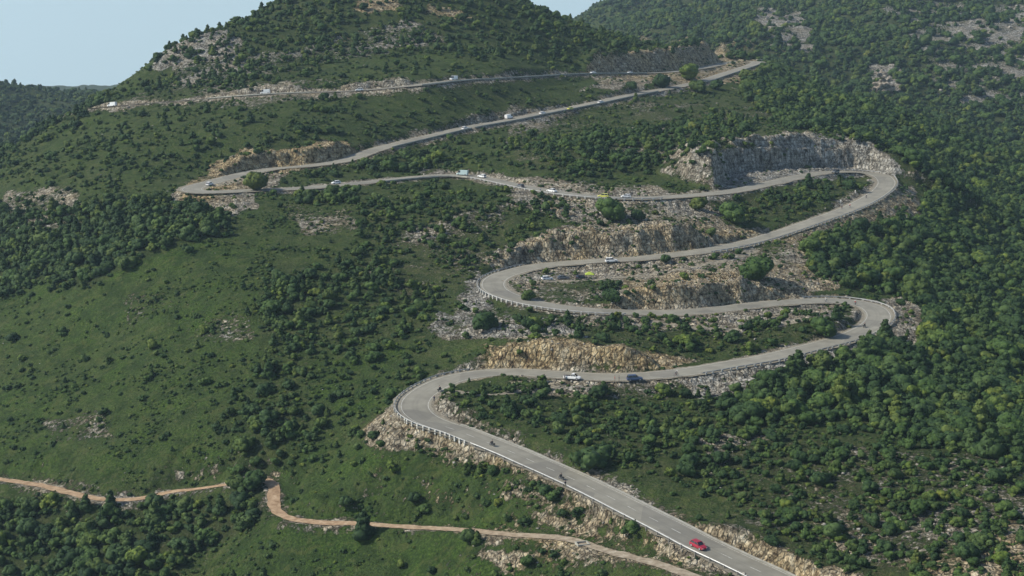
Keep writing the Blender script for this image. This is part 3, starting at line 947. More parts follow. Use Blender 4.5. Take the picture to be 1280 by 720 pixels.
def crown_mesh(seed, form, leaf=.15, ncards=420, sub=2):
    r = np.random.default_rng(seed)
    lobes = []
    if form == 'round':
        for k in range(9):
            a = k * 2.4 + r.uniform(-.5, .5); rr = r.uniform(.2, .62)
            lobes.append((math.cos(a) * rr, math.sin(a) * rr, r.uniform(.40, 1.0), r.uniform(.34, .52)))
        lobes.append((0, 0, .65, .68))
    elif form == 'ragged':
        for k in range(10):
            a = k * 2.4 + r.uniform(-.8, .8); rr = r.uniform(.15, .95)
            lobes.append((math.cos(a) * rr, math.sin(a) * rr, r.uniform(.2, 1.25) * (1.1 - rr * .5), r.uniform(.20, .42)))
        lobes.append((.1, 0, .5, .42))
    elif form == 'broad':
        for k in range(11):
            a = k * 2.4 + r.uniform(-.5, .5); rr = r.uniform(.3, .85)
            lobes.append((math.cos(a) * rr, math.sin(a) * rr * .8, r.uniform(.25, .62), r.uniform(.26, .42)))
        lobes.append((0, 0, .42, .5))
    elif form == 'upright':
        for k in range(9):
            f = k / 8; a = k * 2.4
            rr = .32 * (1 - f * .8)
            lobes.append((math.cos(a) * rr, math.sin(a) * rr, .3 + f * 1.45, (.50 - f * .30) * r.uniform(.85, 1.15)))
    else:      # low shrub
        for k in range(7):
            a = k * 2.4 + r.uniform(-.6, .6); rr = r.uniform(.2, .65)
            lobes.append((math.cos(a) * rr, math.sin(a) * rr, r.uniform(.12, .45), r.uniform(.26, .45)))
        lobes.append((0, 0, .35, .5))
    v0, f0 = ico(sub)
    Vs, Fs = [], []; b = 0
    for (x, y, z, s) in lobes:
        v = v0.copy()
        off = r.uniform(0, 50, 3)
        d = .66 + .45 * vnoise(v[:, 0] * 2.2 + off[0] + v[:, 2] * 1.7, v[:, 1] * 2.2 + off[1] - v[:, 2] * 1.3, seed) + .28 * vnoise(v[:, 0] * 5 + off[0] + v[:, 2] * 3, v[:, 1] * 5 + off[1] - v[:, 2] * 4, seed + 3) + r.uniform(-.10, .10, len(v))
        v = v * d[:, None] * s
        v[:, 2] *= .85
        v += [x, y, z]
        v[:, 2] = np.maximum(v[:, 2], .03)
        Vs.append(v); Fs.append(f0 + b); b += len(v)
    V = np.vstack(Vs); T = np.vstack(Fs)
    # leaf sprays standing off the lobes
    li = r.integers(0, len(lobes), ncards)
    L = np.array(lobes)[li]
    d = r.normal(size=(ncards, 3)); d[:, 2] = np.abs(d[:, 2]) * .9 - .15; d /= np.linalg.norm(d, axis=1)[:, None]
    p = L[:, :3] + d * (L[:, 3] * r.uniform(.88, 1.2, ncards))[:, None] * [1, 1, .88]
    e1 = np.cross(d, r.normal(size=(ncards, 3))); e1 /= np.linalg.norm(e1, axis=1)[:, None]
    e2 = np.cross(d, e1) + d * r.uniform(-.7, .7, ncards)[:, None]
    s = (leaf * r.uniform(.6, 1.3, ncards))[:, None]
    C3 = np.stack([p - e1 * s * .6, p + e1 * s * .6, p + e2 * s], 1).reshape(-1, 3)
    C3[:, 2] = np.maximum(C3[:, 2], .02)
    T2 = np.arange(len(C3)).reshape(-1, 3) + b
    return np.vstack([V, C3]), np.vstack([T, T2])


def trunk_mesh(seed, hgt, rad):
    r = np.random.default_rng(seed); V, Fc = [], []

    def limb(p, q, r0, r1, k=6):
        p, q = np.array(p), np.array(q); d = (q - p) / np.linalg.norm(q - p)
        u = np.cross(d, [.3, .9, .1]); u /= np.linalg.norm(u); w = np.cross(d, u); b = len(V)
        for c, rr in ((p, r0), ((p + q) / 2 + u * .03, (r0 + r1) / 2), (q, r1)):
            for i in range(k):
                a = 2 * math.pi * i / k
                V.append(c + (u * math.cos(a) + w * math.sin(a)) * rr)
        for ring in range(2):
            for i in range(k):
                Fc.append((b + ring * k + i, b + ring * k + (i + 1) % k, b + (ring + 1) * k + (i + 1) % k, b + (ring + 1) * k + i))
    limb((0, 0, -.25), (.04, .02, hgt * .55), rad, rad * .7)
    for k in range(4):
        a = k * 1.6 + r.uniform(-.3, .3)
        limb((.04, .02, hgt * .45), (math.cos(a) * .4, math.sin(a) * .4, hgt * r.uniform(.85, 1.1)), rad * .55, rad * .2)
    return V, Fc


PROTO = []   # crown mesh, trunk mesh, tone word, form word
for k, (form, mat, tone, fw) in enumerate([
        ('round', M_LEAF, 'mid-green', 'round-crowned'), ('round', M_LEAFD, 'dark green', 'round-crowned'),
        ('broad', M_LEAFD, 'dark green', 'broad low'), ('broad', M_LEAF, 'mid-green', 'broad low'),
        ('upright', M_LEAFD, 'dark green', 'upright pointed'), ('upright', M_LEAFL, 'yellow-green', 'upright pointed'),
        ('round', M_LEAFL, 'yellow-green', 'round-crowned'),
        ('ragged', M_LEAF, 'mid-green', 'ragged'), ('ragged', M_LEAFD, 'dark green', 'ragged'), ('ragged', M_LEAFL, 'yellow-green', 'ragged')]):
    v, f = crown_mesh(100 + k, form)
    co_ = link_mesh('crown', v, f, mat); cm = co_.data; bpy.data.objects.remove(co_)
    tv, tf = trunk_mesh(k, .7 if form != 'upright' else 1.1, .085)
    to = link_mesh('trunk', tv, tf, M_BARK); tm = to.data; bpy.data.objects.remove(to)
    PROTO.append((cm, tm, tone, fw, form))
SPROTO = []
for k, (mat, tone) in enumerate([(M_LEAFD, 'dark green'), (M_LEAF, 'mid-green'), (M_LEAFL, 'yellow-green'), (M_LEAF, 'mid-green')]):
    v, f = crown_mesh(300 + k, 'shrub', leaf=.2, ncards=220, sub=2)
    o_ = link_mesh('shrub', v, f, mat); sm_ = o_.data; bpy.data.objects.remove(o_)
    SPROTO.append((sm_, tone))


def rock_mesh(seed, sub=2):
    r = np.random.default_rng(seed); v, f = ico(sub); v = v.copy()
    for k in range(9):       # cut planar facets
        d = r.normal(size=3); d /= np.linalg.norm(d); c = r.uniform(.45, .8)
        h = v @ d; m = h > c; v[m] -= np.outer(h[m] - c, d)
    v = v * (.7 + .5 * vnoise(v[:, 0] * 2.6 + seed, v[:, 1] * 2.6 + v[:, 2] * 2, seed))[:, None]
    v *= [1, r.uniform(.6, .9), r.uniform(.42, .7)]
    v[:, 2] += .15
    return v, f


RPROTO = []
for k in range(4):
    v, f = rock_mesh(k)
    o_ = link_mesh('boulder', v, f, M_STONE); RPROTO.append(o_.data); bpy.data.objects.remove(o_)

# ------------------------------------------------------------------ words for where a thing stands
LAND = [(518, 509, 'the lowest left hairpin'), (610, 552, 'the lowest straight\'s upper end'), (715, 600, 'the middle of the lowest straight'), (820, 650, 'the lower half of the lowest straight'),
        (872, 680, 'the red car'), (712, 474, 'the white pickup'), (793, 474, 'the blue car'), (915, 456, 'the second straight'), (1108, 398, 'the wide right hairpin'),
        (930, 384, 'the third straight'), (617, 357, 'the middle left hairpin'), (767, 328, 'the white van'), (830, 290, 'the layered rock face'), (700, 300, 'the layered face\'s left end'),
        (730, 445, 'the yellow rock cutting'), (1000, 200, 'the grey quarry face'), (1112, 225, 'the upper right hairpin'), (990, 288, 'the straight below the quarry'), (755, 247, 'the yellow car'),
        (580, 218, 'the parked vans'), (430, 230, 'the long upper straight'), (240, 238, 'the far left bend'), (375, 196, 'the orange cutting'), (530, 172, 'the climbing straight\'s start'),
        (700, 138, 'the climbing straight\'s yellow car'), (941, 80, 'the topmost bend'), (850, 78, 'the pale cutting at the top'), (245, 60, 'the cliff on the big hill'),
        (330, 118, 'the low bright wall'), (570, 100, 'the highest road\'s van'), (341, 620, 'the bend of the earth track'), (175, 624, 'the earth track\'s left part'), (440, 655, 'the earth track\'s middle'),
        (600, 664, 'the earth track\'s right part'), (725, 676, 'the concrete box'), (95, 540, 'the outcrop in the left meadow'), (50, 260, 'the stony band at the left edge'), (1105, 100, 'the rock tower on the far slope'),
        (130, 440, 'the open left meadow'), (300, 420, 'the left meadow\'s bare patches'), (200, 300, 'the dark wood on the left'), (360, 400, 'the diagonal wooded gully'), (340, 530, 'the foot of the wooded gully'), (500, 350, 'the slope left of the scree'),
        (100, 680, 'the lower left corner wood'), (300, 690, 'the green slope at the bottom'), (1180, 340, 'the heart of the right-hand wood'), (1220, 450, 'the lower right-hand wood'), (1200, 250, 'the upper right-hand wood'), (1050, 500, 'the scrub under the second straight'),
        (940, 570, 'the bare earth patch'), (1100, 600, 'the lower right scrub'), (1150, 690, 'the stony bottom right corner'), (760, 540, 'the scrub above the lowest straight'), (800, 190, 'the wood left of the quarry'), (470, 150, 'the slope between upper roads'), (420, 50, 'the big hill\'s wooded face')]
LXY = np.array([(a, b) for a, b, _ in LAND], float)


def where(px, py):
    d = LXY - [px, py]; k = int(np.argmin(np.hypot(d[:, 0], d[:, 1] * 1.3)))
    dx, dy = px - LXY[k, 0], (py - LXY[k, 1]) * 1.3
    r_ = math.hypot(dx, dy)
    if r_ < 12: rel = 'right beside'
    else:
        a = math.degrees(math.atan2(-dy, dx)) % 360
        rel = ['right of', 'up and right of', 'above', 'up and left of', 'left of', 'down and left of', 'below', 'down and right of'][int((a + 22.5) // 45) % 8]
        if r_ < 30: rel = 'just ' + rel
        elif r_ > 65: rel = 'well ' + rel
    return rel + ' ' + LAND[k][2]


ORD = ['leftmost', 'second from the left', 'third from the left', 'fourth from the left', 'fifth from the left', 'sixth from the left', 'seventh from the left', 'eighth from the left', 'ninth from the left']
NUM = {2: 'two', 3: 'three', 4: 'four', 5: 'five', 6: 'six', 7: 'seven'}


def name_all(items, noun, plural):
    """items: list of (obj, descriptor, px, py) -> a label that singles each out"""
    from collections import defaultdict
    b = defaultdict(list)
    for it in items:
        base = f'{it[1]} {noun} {where(it[2], it[3])}'.replace('mid-sized pale', 'mid-sized')
        for cut_ in ('just ', 'well ', 'mid-sized ', 'limestone ', 'low ', 'the ', 'the '):
            if len(base.split()) > 13: base = base.replace(cut_, '', 1)
        b[base].append(it)
    for base, lst in b.items():
        lst.sort(key=lambda q: q[2])
        rows = [lst]
        if len(lst) > 5:                       # too many to count along: split into an upper and a lower row
            ys_ = sorted(q[3] for q in lst); mid = ys_[len(ys_) // 2]
            rows = [[q for q in lst if q[3] < mid], [q for q in lst if q[3] >= mid]]
        for ri, row in enumerate(rows):
            vert = ['', ''] if len(rows) < 2 else [' upper', ' lower']
            n_ = len(row)
            for k, it in enumerate(row):
                lab = base
                if len(lst) > 1:
                    if k == 0: lab = base + ',' + vert[ri] + ' leftmost'
                    elif k == n_ - 1: lab = base + ',' + vert[ri] + ' rightmost'
                    else: lab = base + f',{vert[ri]} {WRD[min(k, 9)]} rightward'
                it[0]['label'] = lab


WRD = ['', 'second', 'third', 'fourth', 'fifth', 'sixth', 'seventh', 'eighth', 'ninth', 'tenth']
# ------------------------------------------------------------------ scatter
def candidates(y0, y1, cell, seed, umax=.40):
    r = np.random.default_rng(seed)
    xs = np.arange(-umax * y1, umax * y1, cell); yy = np.arange(y0, y1, cell)
    X, Y = np.meshgrid(xs, yy)
    X = (X + r.uniform(-.5, .5, X.shape) * cell).ravel(); Y = (Y + r.uniform(-.5, .5, Y.shape) * cell).ravel()
    k = (np.abs(X / Y) < umax) & (Y > 212)
    X, Y = X[k], Y[k]
    i, j = grid_index(X, Y); i = np.clip(np.round(i).astype(int), 0, len(ys) - 1); j = np.clip(np.round(j).astype(int), 0, len(us) - 1)
    k = (PY[i, j] < runmin[i, j] + 22) & (PY[i, j] < 790)
    return X[k], Y[k], i[k], j[k], r


TR, SH, BO = [], [], []
CLEAR = [(713, 477), (793, 477), (767, 331), (755, 247), (783, 247), (577, 219), (603, 222), (261, 231), (566, 100), (332, 117), (141, 133), (787, 92), (741, 92), (636, 149), (678, 142), (713, 136), (751, 128), (684, 350), (704, 349), (727, 349), (737, 350), (728, 681), (845, 470), (1052, 260), (1070, 244), (770, 477), (700, 478), (540, 500), (650, 233)]
# clearings around the roads
for y0, y1, cell, sc in ((212, 700, 2.7, 1.0), (700, 1150, 3.6, 1.15), (1150, 2600, 6.3, 1.5)):
    X, Y, i, j, r = candidates(y0, y1, cell, int(y0) + 5)
    v = A_tree[i, j]; cl = fbm(X, Y, 14, 3, 101) * .5 + .5
    prob = np.clip((v - .05) * 1.15 + (cl - .5) * 1.5 * np.sqrt(np.clip(v, 0, 1)) * (v < .8), 0, 1)
    prob = np.where(v < .2, .045 + .18 * (cl > .56), prob) * np.where(v > .8, 1.0, .8)
    rock = A_rock[i, j]
    prob = prob * np.where((rock > .75) & (v < .4), .25, 1) * np.where((Y > 1150) & (rock > .58), .12, 1)
    keep = (r.random(len(X)) < prob) & (ROADD[i, j] > 3.2)
    X, Y, i, j, v, cl = X[keep], Y[keep], i[keep], j[keep], v[keep], cl[keep]
    rad = sc * np.clip(r.lognormal(0, .38, len(X)), .42, 2.2) * (1.15 + .95 * np.clip(v - .2, 0, 1) + .35 * cl)
    deep = (v > .7) & (X > 40)
    rad *= np.where(deep, 1.18, 1.0) * np.where(v < .2, .76, np.where((v < .78) & (X > 0) & (Y < 480), .70, np.where(v < .66, .78, .92)))
    cpx, cpy = PX[i, j], PY[i, j]
    clr = np.zeros(len(X), bool)
    for a_, b_ in CLEAR: clr |= (np.abs(cpx - a_) < 15) & (cpy > b_ - 5) & (cpy < b_ + 22)
    rad = np.where(clr, .0, rad)
    rad = np.minimum(rad, (ROADD[i, j]) * .75)
    X, Y, i, j, v, cl, rad = (q_[rad > .3] for q_ in (X, Y, i, j, v, cl, rad))
    form = r.choice(10, len(X), p=[.14, .17, .13, .09, .10, .05, .05, .11, .12, .04])
    for k in range(len(X)):
        TR.append((X[k], Y[k], rad[k], form[k], r.uniform(0, 6.28), i[k], j[k]))
for y0, y1, cell, sc in ((212, 640, 1.55, 1.0), (640, 1120, 2.6, 1.4), (1120, 1800, 6.0, 2.2)):
    X, Y, i, j, r = candidates(y0, y1, cell, int(y0) + 77)
    cl = fbm(X, Y, 9, 3, 131) * .5 + .5; big = fbm(X, Y, 60, 2, 133) * .5 + .5
    rock = A_rock[i, j]
    prob = np.clip((cl - .44) * 3.4, .05, .95) * (.45 + .75 * big)
    prob *= np.where(rock > .6, .5, 1) * np.where(A_tree[i, j] > .7, .25, 1)
    lush = A_lush[i, j]
    prob = np.maximum(prob, .30 * ((A_tree[i, j] > .3) & (X > -20) & (Y < 480)))
    prob *= 1.15 - .5 * lush
    keep = (r.random(len(X)) < prob) & (ROADD[i, j] > 1.6)
    X, Y, i, j, cl = X[keep], Y[keep], i[keep], j[keep], cl[keep]
    rad = sc * np.clip(r.lognormal(0, .38, len(X)), .4, 2.4) * .62
    rad = np.minimum(rad, ROADD[i, j] * .7)
    form = r.choice(4, len(X), p=[.30, .33, .17, .20])
    for k in range(len(X)):
        SH.append((X[k], Y[k], rad[k], form[k], r.uniform(0, 6.28), i[k], j[k]))
for y0, y1, cell, sc in ((250, 640, 1.7, 1.0), (640, 1120, 3.2, 1.5), (1120, 1900, 7, 4.5)):
    X, Y, i, j, r = candidates(y0, y1, cell, int(y0) + 177)
    cl = fbm(X, Y, 6, 3, 171) * .5 + .5
    rock = A_rock[i, j]
    prob = np.where(rock > .38, np.clip((cl - .42) * 2.2, 0, .6) * rock, .004) * np.where(ROADD[i, j] < 3, .7, 1)
    keep = (r.random(len(X)) < prob) & (ROADD[i, j] > 1.7)
    X, Y, i, j = X[keep], Y[keep], i[keep], j[keep]
    rad = sc * np.clip(r.lognormal(0, .5, len(X)), .35, 2.3) * .34
    rad = np.minimum(rad, ROADD[i, j] * .5)
    for k in range(len(X)):
        BO.append((X[k], Y[k], rad[k], int(r.integers(0, 4)), r.uniform(0, 6.28), i[k], j[k]))

# trees placed one by one where the photo shows them standing alone
SPECIAL = [  # px, py of the foot, width in photo px, form, label
 (765,413,17,1,'dark round oak standing alone above the yellow cutting'), (748,497,26,1,'round dark bush overhanging the road edge by the white pickup'),
 (832,328,16,1,'dark round oak on the road edge under the layered rock face'), (945,350,44,0,'large green oak on the shelf below the quarry straight'),
 (915,428,22,1,'dark oak in the island left of the wide right hairpin'), (1028,420,36,0,'broad oak inside the wide right hairpin'), (855,430,30,3,'broad green tree between second and third straights'),
 (737,585,58,2,'largest dark bush above the middle of the lowest straight'), (433,633,22,1,'lone dark tree on the slope above the earth track'), (519,628,22,1,'second lone dark tree right of the first above the earth track'),
 (455,672,24,4,'tall dark tree at the lower edge of the earth track'), (587,678,28,1,'dark tree leaning over the earth track\'s right part'), (597,680,12,4,'narrow green tree touching the dark one by the track'),
 (322,238,36,1,'dark round oak by the road inside the far left bend'), (605,412,36,1,'dark oak growing out of the grey scree'), (873,262,24,1,'dark oak on the terrace left of the quarry straight'),
 (915,278,38,0,'wide oak on the terrace under the quarry face'), (762,275,42,0,'wide oak below the road by the yellow car'), (797,275,20,1,'round oak right of the wide one below the yellow car'),
 (193,635,30,1,'dark tree overlapping the earth track\'s left part'), (138,632,14,4,'thin upright tree in front of the earth track'),
 (158,335,34,2,'long dark bush at the upper edge of the left meadow'), (765,378,26,1,'dark bush in the island of the middle left hairpin'), (1010,235,12,4,'small upright tree in the island under the quarry'),
 (828,110,26,1,'dark tree beside the climbing road under the top cutting'), (790,112,16,1,'brownish dark tree at the foot of the top cutting'), (862,100,30,0,'green tree pair between the two top roads'),
 (873,116,24,1,'dark round tree just below the top road'), (895,112,18,1,'round tree near the topmost bend'), (405,125,14,1,'dark tree against the wall of the highest road'),
 (660,375,20,1,'small dark bush at the left tip of the hairpin island'), (297,613,30,1,'dark tree hiding the gap in the earth track, left of two'), (318,610,34,0,'green tree hiding the gap in the earth track, right of two'), (1003,415,12,1,'small dark round tree left of the broad oak in the hairpin')]

VISG = VIS


def put(me, x, y, z, s, rot, name, sz=1.0):
    o = bpy.data.objects.new(name, me); C.objects.link(o)
    o.location = (x, y, z); o.scale = (s, s, s * sz); o.rotation_euler = (0, 0, rot)
    return o


crown_ref = {}


def make_tree(x, y, rad, form, rot, group):
    cm, tm, tone, fw, fm = PROTO[form]
    z = height(x, y) - .1
    root = empty('oak_tree' if fm != 'upright' else 'juniper_tree', (x, y, z), rot)
    root.scale = (rad, rad, rad)
    c_ = bpy.data.objects.new('crown', cm); C.objects.link(c_); c_.parent = root
    t_ = bpy.data.objects.new('trunk', tm); C.objects.link(t_); t_.parent = root
    crown_ref.setdefault(form, c_)
    tag(root, None, 'tree', group)
    return root


spots = []
for px, py, w, form, lab in SPECIAL:
    p = at(px, py)
    rad = w / 2 / F * p.y / (1.0 if form != 4 else .62)
    spots.append((p.x, p.y))
    t_ = make_tree(p.x, p.y, rad, form, random.uniform(0, 6), 'single trees beside the road and track')
    t_['label'] = lab
S_ = np.array(spots)


def rank(lst, minr=0):
    A_ = np.array([(q[0], q[1], q[2], q[5], q[6]) for q in lst])
    i = A_[:, 3].astype(int); j = A_[:, 4].astype(int)
    px, py = PX[i, j], PY[i, j]
    ok = VISG[i, j] & (px > 2) & (px < 1278) & (py < 716) & (py > 3)
    size = np.where(ok, A_[:, 2] / A_[:, 1], 0)
    return size, px, py


# drop scattered trees too near the hand-placed ones
TR = [q for q in TR if ((S_[:, 0] - q[0]) ** 2 + (S_[:, 1] - q[1]) ** 2).min() > 3.0 ** 2]


def individuals(lst, nmax, maker, stuffname, stufflabel, refs, noun, desc, cat, group, zoff, tilt=False):
    size, px, py = rank(lst)
    order = np.argsort(-size)[:nmax]
    sel = set(order.tolist()); items = []
    for k in order:
        o = maker(lst[k]); items.append((o, desc(lst[k]), px[k], py[k]))
    name_all(items, noun, noun)
    rest = [q for k, q in enumerate(lst) if k not in sel]
    A_ = np.array([(q[0], q[1], q[2], q[3], q[4]) for q in rest])
    z = sample(GZ, A_[:, 0], A_[:, 1]) + zoff * A_[:, 2]
    me = bpy.data.meshes.new(stuffname)
    me.vertices.add(len(A_)); me.vertices.foreach_set('co', np.c_[A_[:, 0], A_[:, 1], z].astype(np.float32).ravel())
    for nm, typ, val in (('s', 'FLOAT', A_[:, 2]), ('r', 'FLOAT', A_[:, 4]), ('k', 'INT', A_[:, 3])):
        at_ = me.attributes.new(nm, typ, 'POINT'); at_.data.foreach_set('value', val.astype(np.int32 if typ == 'INT' else np.float32))
    o = bpy.data.objects.new(stuffname, me); C.objects.link(o)
    tag(o, stufflabel, None, None, 'stuff')
    ng = bpy.data.node_groups.new(stuffname + '_scatter', 'GeometryNodeTree')
    ng.interface.new_socket('Geometry', in_out='INPUT', socket_type='NodeSocketGeometry')
    ng.interface.new_socket('Geometry', in_out='OUTPUT', socket_type='NodeSocketGeometry')
    N = ng.nodes; gi = N.new('NodeGroupInput'); go = N.new('NodeGroupOutput')
    acc = gi.outputs[0]
    def attr(nm, typ):
        a_ = N.new('GeometryNodeInputNamedAttribute'); a_.data_type = typ; a_.inputs['Name'].default_value = nm
        return a_.outputs['Attribute']
    jn = N.new('GeometryNodeJoinGeometry')
    kk_ = attr('k', 'INT'); ss = attr('s', 'FLOAT'); rr = attr('r', 'FLOAT')
    cx = N.new('ShaderNodeCombineXYZ'); ng.links.new(rr, cx.inputs[2])
    for idx_, ref in refs.items():
        cmp_ = N.new('FunctionNodeCompare'); cmp_.data_type = 'INT'; cmp_.operation = 'EQUAL'
        ng.links.new(kk_, [s for s in cmp_.inputs if s.type == 'INT'][0]); [s for s in cmp_.inputs if s.type == 'INT'][1].default_value = idx_
        oi = N.new('GeometryNodeObjectInfo'); oi.transform_space = 'ORIGINAL'; oi.inputs['Object'].default_value = ref
        oi.inputs['As Instance'].default_value = True
        ip = N.new('GeometryNodeInstanceOnPoints')
        ng.links.new(acc, ip.inputs['Points']); ng.links.new(cmp_.outputs[0], ip.inputs['Selection'])
        ng.links.new(oi.outputs['Geometry'], ip.inputs['Instance'])
        ng.links.new(cx.outputs[0], ip.inputs['Rotation']); ng.links.new(ss, ip.inputs['Scale'])
        ng.links.new(ip.outputs[0], jn.inputs[0])
    ng.links.new(jn.outputs[0], go.inputs[0])
    md = o.modifiers.new('scatter', 'NODES'); md.node_group = ng
    return o


def sizeword(r_, a, b): return 'small' if r_ < a else ('very large' if r_ > b * 1.25 else 'large' if r_ > b else 'mid-sized')


def mk_tree(q):
    return make_tree(q[0], q[1], q[2], q[3], q[4], 'trees scattered over the hillside')


# make sure each crown form has a reference
for f_ in range(10):
    if f_ not in crown_ref:
        k = next(i for i, q in enumerate(TR) if q[3] == f_ and 300 < q[1] < 520 and VISG[q[5], q[6]] and 10 < PX[q[5], q[6]] < 1270)
        q = TR.pop(k); t_ = mk_tree(q)
        t_['label'] = f'{PROTO[f_][2]} {PROTO[f_][3]} tree {where(PX[q[5], q[6]], PY[q[5], q[6]])}'
NT = len(SPECIAL) + 6
individuals(TR, 300 - NT, mk_tree, 'woodland', 'dense evergreen oak wood and scattered trees over the slopes', crown_ref,
            'tree', lambda q: f'{sizeword(q[2], 2.1, 2.9)} {PROTO[q[3]][2]} {PROTO[q[3]][3]}', 'tree', 'trees', -.06)
shrub_ref = {}


def mk_shrub(q):
    o = put(SPROTO[q[3]][0], q[0], q[1], height(q[0], q[1]) - .04, q[2], q[4], 'shrub')
    shrub_ref.setdefault(q[3], o)
    return tag(o, None, 'shrub', 'low shrubs dotted over the slopes')


individuals(SH, 295, mk_shrub, 'scrub', 'low aromatic scrub covering the open slopes', shrub_ref, 'shrub',
            lambda q: f'{sizeword(q[2], 1.05, 1.3)} {SPROTO[q[3]][1]} low', 'shrub', 'shrubs', -.05)
boulder_ref = {}


def mk_boulder(q):
    o = put(RPROTO[q[3]], q[0], q[1], height(q[0], q[1]), q[2], q[4], 'boulder')
    boulder_ref.setdefault(q[3], o)
    return tag(o, None, 'boulder', 'pale boulders on the slopes')


individuals(BO, 240, mk_boulder, 'rubble', 'pale limestone rubble strewn over the rocky ground', boulder_ref, 'limestone boulder',
            lambda q: f'{sizeword(q[2], .8, 1.1)} pale', 'boulder', 'boulders', 0)
print('trees', len(TR), 'shrubs', len(SH), 'boulders', len(BO))

# the weathered rock tower on the far slope
a = M('crag_rock', .95, .1); a.color(a.ramp(a.noise(.5, 6, .7), [(.36, (.06, .05, .04)), (.48, (.20, .17, .13)), (.62, (.36, .32, .26))])); M_CRAG = a.m
p = at(1105, 117)
s_ = p.y / F
ot = empty('rock_outcrop', tuple(p))
tag(ot, 'pale weathered rock tower standing out of the wood on the far slope', 'rock outcrop')
for k, (dx, dz, w, h) in enumerate([(0, 9, 11, 11), (-7, 4, 7, 8), (7, 5, 6, 8), (-3, 20, 7, 10), (4, 18, 5, 6), (-10, 24, 3, 4)]):
    v, f = rock_mesh(40 + k, 4)
    v = v * (.72 + .55 * vnoise(v[:, 0] * 3 + k, v[:, 1] * 3 + v[:, 2] * .8, k) + .25 * vnoise(v[:, 0] * 8, v[:, 1] * 8 + v[:, 2] * 2, k + 9))[:, None]
    v = v * np.array([w, w * .9, h]) * s_ + np.array([dx, k % 2 * 3, dz]) * s_
    link_mesh('crag', v, f, M_CRAG, ot)


# ------------------------------------------------------------------ vehicles
def paint(name, c, rough=.35):
    a = M(name, rough, .5)
    n_ = a.noise(6, 3)
    a.color(a.ramp(n_, [(.3, tuple(x * .8 for x in c)), (.7, c)]))
    return a.m


P_RED = paint('red_paint', (.33, .015, .035)); P_WHITE = paint('white_paint', (.80, .80, .78)); P_BLUE = paint('steel_blue_paint', (.05, .08, .16))
P_YELLOW = paint('yellow_paint', (.62, .60, .12)); P_BLACK = paint('black_paint', (.015, .015, .018)); P_TEAL = paint('pale_teal_paint', (.50, .62, .60))
P_GREY = paint('grey_paint', (.12, .125, .13)); P_GLASS = paint('tinted_glass', (.02, .025, .03), .08); P_TYRE = paint('tyre_rubber', (.02, .02, .02), .9)
P_RIM = paint('alloy_rim', (.35, .35, .36)); P_LAMP = paint('lamp_glass', (.65, .65, .6), .1); P_TAIL = paint('tail_lamp_plastic', (.35, .01, .01), .2)
P_SKIN = paint('skin', (.45, .27, .19), .7); P_NAVY = paint('navy_cloth', (.02, .025, .06), .9); P_CLOTHW = paint('white_cloth', (.72, .72, .70), .9)
P_CLOTHR = paint('red_cloth', (.40, .03, .03), .9); P_KHAKI = paint('khaki_cloth', (.22, .19, .12), .9); P_LIME = paint('lime_fabric', (.34, .42, .05), .7); P_HAIR = paint('dark_hair', (.03, .02, .015), .8)


def loft(name, secs, mat, parent, bevel=.05, cap=True, mi=None, mats=None):
    """secs: list of rings (each the same number of points) joined one to the next"""
    bm = bmesh.new(); rings = [[bm.verts.new(p) for p in s] for s in secs]
    n_ = len(rings[0])
    for a_, b_ in zip(rings, rings[1:]):
        for i in range(n_): bm.faces.new((a_[i], a_[(i + 1) % n_], b_[(i + 1) % n_], b_[i]))
    if cap: bm.faces.new(rings[0][::-1]); bm.faces.new(rings[-1])
    bmesh.ops.recalc_face_normals(bm, faces=bm.faces)
    if bevel: bmesh.ops.bevel(bm, geom=bm.edges[:], offset=bevel, segments=2, affect='EDGES', clamp_overlap=True)
    me = bpy.data.meshes.new(name); bm.to_mesh(me); bm.free(); me.materials.append(mat)
    o = bpy.data.objects.new(name, me); C.objects.link(o); o.parent = parent
    return o


def cyl(name, r_, w, mat, parent, loc, axis='Y', n_=20, hole=0):
    bm = bmesh.new()
    bmesh.ops.create_cone(bm, cap_ends=True, segments=n_, radius1=r_, radius2=r_, depth=w)
    bmesh.ops.bevel(bm, geom=[e for e in bm.edges if e.is_boundary or abs(e.calc_face_angle(0)) > .8], offset=min(w, r_) * .15, segments=2, affect='EDGES', clamp_overlap=True)
    if axis == 'Y': bmesh.ops.rotate(bm, verts=bm.verts, matrix=Matrix.Rotation(math.pi / 2, 3, 'X'))
    me = bpy.data.meshes.new(name); bm.to_mesh(me); bm.free(); me.materials.append(mat)
    o = bpy.data.objects.new(name, me); C.objects.link(o); o.parent = parent; o.location = loc
    return o


